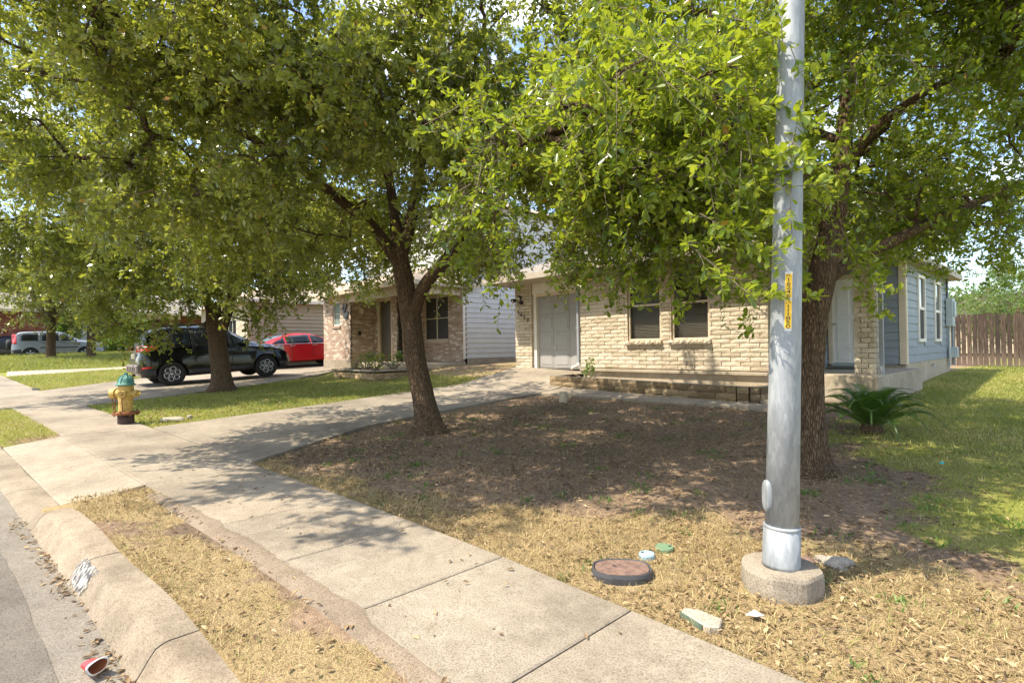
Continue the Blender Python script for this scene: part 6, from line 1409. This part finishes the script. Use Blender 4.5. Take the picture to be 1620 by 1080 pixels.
def blades(name, label, x, y, h, w, mat, rng, flat=.3, bend=.5, var=None, segs=2, kind='stuff', cat='grass'):
    n = len(x); z = terr(x, y)-.012+.03*(fbm(x, y, 1.7, 21)-.5)*(np.abs(x+6) < 13)
    a = rng.random(n)*6.283; tilt = rng.random(n)*flat; D = np.stack([np.cos(a)*np.sin(tilt), np.sin(a)*np.sin(tilt), np.cos(tilt)], 1); b = rng.random(n)*6.283; Wd = np.stack([np.cos(b), np.sin(b), np.zeros(n)], 1)
    B = np.stack([x, y, z], 1); h = h[:, None]; side = np.stack([np.cos(a), np.sin(a), np.zeros(n)], 1)*bend*h
    p1 = B+D*h*.5+side*.2; p2 = B+D*h+side*.8; p2[:, 2] = np.maximum(p2[:, 2]-bend*h[:, 0]*.3, z+.004)
    w = w*np.ones((n, 1))
    V = np.stack([B-Wd*w, B+Wd*w, p1+Wd*w*.8, p1-Wd*w*.8, p2], 1).reshape(-1, 3); i = np.arange(n)[:, None]*5
    F = np.concatenate([i+np.array([[0, 1, 2]]), i+np.array([[0, 2, 3]]), i+np.array([[3, 2, 4]])], 1).reshape(-1, 3)
    v = rng.random(n) if var is None else var
    o = np_obj(name, V, F, mat, attrs={'var': np.repeat(np.clip(v, 0, 1), 5)}); return S(o, label, cat, kind=kind)
rng = np.random.default_rng(99)
def scatter(n, x0, x1, y0, y1, dens):
    x = rng.uniform(x0, x1, n); y = rng.uniform(y0, y1, n); k = (rng.random(n) < dens(x, y)) & ~on_concrete(x, y); return x[k], y[k]
# green lawns
x, y = scatter(135000, -4.0, 7, 3.5, 25, lambda x, y: masks(x, y)[1]*np.clip(1.25-(y-4)/26, .3, 1)*(x < 1.2+(y-4)*.35)); d = np.hypot(x, y)
yel = fbm(x, y, .5, 17); blades('lawn_grass', 'green and yellowish lawn grass at the right of the house', x, y, (.03+.035*rng.random(len(x)))*(1+.015*d), .0022+.00032*d[:, None], M['grass'], rng, .7, .5, np.clip(.2+.5*rng.random(len(x))+1.3*(yel-.44), 0, 1))
x, y = scatter(70000, -17, -10.4, 1.2, 11.5, lambda x, y: masks(x, y)[1]*(y > 1.2)); d = np.hypot(x, y)
yel = fbm(x, y, .55, 19); blades('lawn_grass', 'short patchy grass between the two driveways', x, y, .045+.04*rng.random(len(x)), .0028+.00025*d[:, None], M['grass'], rng, .8, .5, np.clip(.1+.5*rng.random(len(x))+1.0*(yel-.4), 0, 1))
x, y = scatter(80000, -31, -20, -.6, 9, lambda x, y: .85*np.ones_like(x)); blades('lawn_grass', 'yellow-green grass on the far lawn left of the second driveway', x, y, .07+.06*rng.random(len(x)), .009, M['grass'], rng, .7, .5, np.clip(.25+.5*rng.random(len(x))+.6*(fbm(x, y, .5, 23)-.4), 0, 1))
x, y = scatter(48000, -44, -30.5, -2, 9, lambda x, y: .9*np.ones_like(x)); blades('tall_grass', 'unmown tall grass before the silver car', x, y, (.2+.32*rng.random(len(x)))*np.clip((-x-30.5)/4, .35, 1), .013, M['grass'], rng, .5, .5, np.clip(.1+.6*rng.random(len(x)), 0, 1))
x, y = scatter(16000, -15.8, -10.9, -.5, 1.2, lambda x, y: ((y-cx_off(x)) > .82)*((y-cx_off(x)) < 1.44)*.9); blades('parkway_grass', 'dry and green grass strip by the far sidewalk', x, y, .04+.05*rng.random(len(x)), .004, M['grass'], rng, .8, .5, np.clip(.35+.6*rng.random(len(x)), 0, 1))
# straw
x, y = scatter(420000, -8.4, 3.2, .3, 5.5, lambda x, y: masks(x, y)[0]*np.clip(1.6-np.hypot(x+1.5, y-2.5)/6, .25, 1)*(.35+.75*fbm(x, y, 2.6, 71))); d = np.hypot(x, y)
blades('dry_grass', 'straw-coloured dead grass along both sides of the sidewalk', x, y, .022+.055*rng.random(len(x))**1.6, .0009+.0003*d[:, None], M['straw'], rng, 1.55, .6, np.where(rng.random(len(x)) < .09*(fbm(x, y, 1.3, 41) > .5), 1.0, rng.random(len(x))*.93))
x, y = scatter(26000, -8, -1.5, 2.4, 9, lambda x, y: .35+0*x); blades('dry_grass', 'sparse dead grass wisps over the shaded bare soil', x, y, .04+.05*rng.random(len(x)), .0026, M['straw'], rng, 1.5, .6, .6*rng.random(len(x)))
x = rng.uniform(-6.6, 3, 9000); q_ = np.where(rng.random(9000) < .5, 2.6+.03*rng.random(9000)-.02*fbm(x, x, 3, 5), 1.45-.03*rng.random(9000)+.02*fbm(x, x, 3, 6)); y = q_+cx_off(x); k = rng.random(9000) < np.clip(2.2*(fbm(x, y, 1.6, 77)-.35), 0, 1); x, y = x[k], y[k]
blades('edge_grass', 'ragged dry grass creeping over the sidewalk edges', x, y, .03+.05*rng.random(len(x)), .0016, M['straw'], rng, 1.3, .7)
# weeds in the soil
cxw = rng.uniform(-8, 0.5, 240); cyw = rng.uniform(2.3, 8.5, 240); x = np.repeat(cxw, 22)+rng.normal(size=240*22)*.055; y = np.repeat(cyw, 22)+rng.normal(size=240*22)*.055; k = ~on_concrete(x, y) & (np.repeat(rng.random(240) < .5, 22)); x, y = x[k], y[k]
blades('green_weeds', 'scattered green weed sprouts in the bare soil', x, y, .025+.04*rng.random(len(x)), .006, M['weed'], rng, 1.1, .4)
# fallen twigs
tx, ty = scatter(900, -8.2, 1.5, 2.5, 8.6, lambda x, y: .6+0*x); mb = MB()
for a_, b_ in zip(tx, ty):
    an = rng.random()*6.283; L_t = .05+.16*rng.random()**2; z_ = T(a_, b_)+.006; bend_ = rng.normal()*.25
    mb.tube([(a_, b_, z_), (a_+math.cos(an)*L_t*.5, b_+math.sin(an)*L_t*.5, z_+.008), (a_+math.cos(an+bend_)*L_t, b_+math.sin(an+bend_)*L_t, z_+.004)], [.0025, .002, .001], 4, False)
S(mb.obj('fallen_twigs', M['twig']), 'small fallen twigs lying over the yard soil', 'twigs', kind='stuff')
# clods and pebbles
tx, ty = scatter(2600, -8.2, 0.5, 2.4, 8.6, lambda x, y: np.clip(1-masks(x, y)[1]-masks(x, y)[0]*.6, 0, 1)); V = []; F = []; k_ = 0
octv = np.array([[1,0,0],[-1,0,0],[0,1,0],[0,-1,0],[0,0,1],[0,0,-1]], float); octf = np.array([[0,2,4],[2,1,4],[1,3,4],[3,0,4],[2,0,5],[1,2,5],[3,1,5],[0,3,5]])
sz_ = (.004+.016*rng.random(len(tx))**3)[:, None, None]; cV = octv[None]*sz_*(.7+.6*rng.random((len(tx), 6, 1)))*np.array([1, 1, .7])+np.stack([tx, ty, terr(tx, ty)+.002], 1)[:, None, :]
cF = (octf[None]+(np.arange(len(tx))*6)[:, None, None]).reshape(-1, 3)
S(np_obj('soil_clods', cV.reshape(-1, 3), cF, M['dirt']), 'small clods and pebbles in the bare soil', 'clods', kind='stuff')
# fallen leaves
def litter(name, label, x, y, size, zoff=.0, var=None):
    n = len(x); z = terr(x, y)-.012+.03*(fbm(x, y, 1.7, 21)-.5)*(np.abs(x+6) < 13)+.006+.012*rng.random(n)+zoff; a = rng.random(n)*6.283; D = np.stack([np.cos(a), np.sin(a), rng.normal(size=n)*.22], 1); N = norm(np.array([0, 0, 1.])+rng.normal(size=(n, 3))*.28)
    tm = LEAF6.copy(); tm[:, 2] *= 2.2; V, F = leaves_mesh(np.stack([x, y, z], 1), D, N, size, .42, tm, LEAF6F, rng); v = rng.random(n) if var is None else var
    o = np_obj(name, V, F, M['litter'], attrs={'var': np.repeat(v, 6)}); return S(o, label, 'fallen leaves', kind='stuff')
x, y = scatter(44000, -8.4, 3.0, 2.3, 9.2, lambda x, y: np.clip(.9-.85*masks(x, y)[1]-.5*masks(x, y)[0], .06, 1)*np.clip(.45+1.3*(fbm(x, y, .8, 51)-.35), .15, 1)); litter('leaf_litter', 'dead brown oak leaves scattered over the yard soil', x, y, .038)
x, y = scatter(11000, -4.5, 3.0, 2.5, 5.2, lambda x, y: np.clip(masks(x, y)[0], .0, 1)*np.clip(3*(fbm(x, y, 1.1, 57)-.36), .03, 1)); litter('leaf_litter', 'pale dry leaves matted into the dead grass by the pole', x, y, .035, .012, .4+.6*rng.random(len(x)))
x, y = scatter(1300, -6.6, 2, .3, 1.45, lambda x, y: .8+0*x); litter('leaf_litter', 'dead leaves among the parkway dry grass', x, y, .04, .012)
x = rng.uniform(-7, 1, 90); q_ = 1.5+1.05*rng.random(90); y = q_+cx_off(x); litter('leaf_litter', 'a few dead leaves lying on the sidewalk', x, y, .04, .022)
x = rng.uniform(-7, -2.5, 900); q_ = .505-.10*rng.random(900)**3; y = q_+cx_off(x); k = rng.random(900) < np.clip(.2+fbm(x, y, 2.2, 61), 0, 1)**3.2; x, y = x[k], y[k]; litter('leaf_litter', 'leaf debris gathered in the gutter', x, y, .038, -.142)
x, y = scatter(5000, -18, -10.5, 2, 8, lambda x, y: .35+0*x); litter('leaf_litter', 'fallen leaves on the lawn between the driveways', x, y, .06, .02)
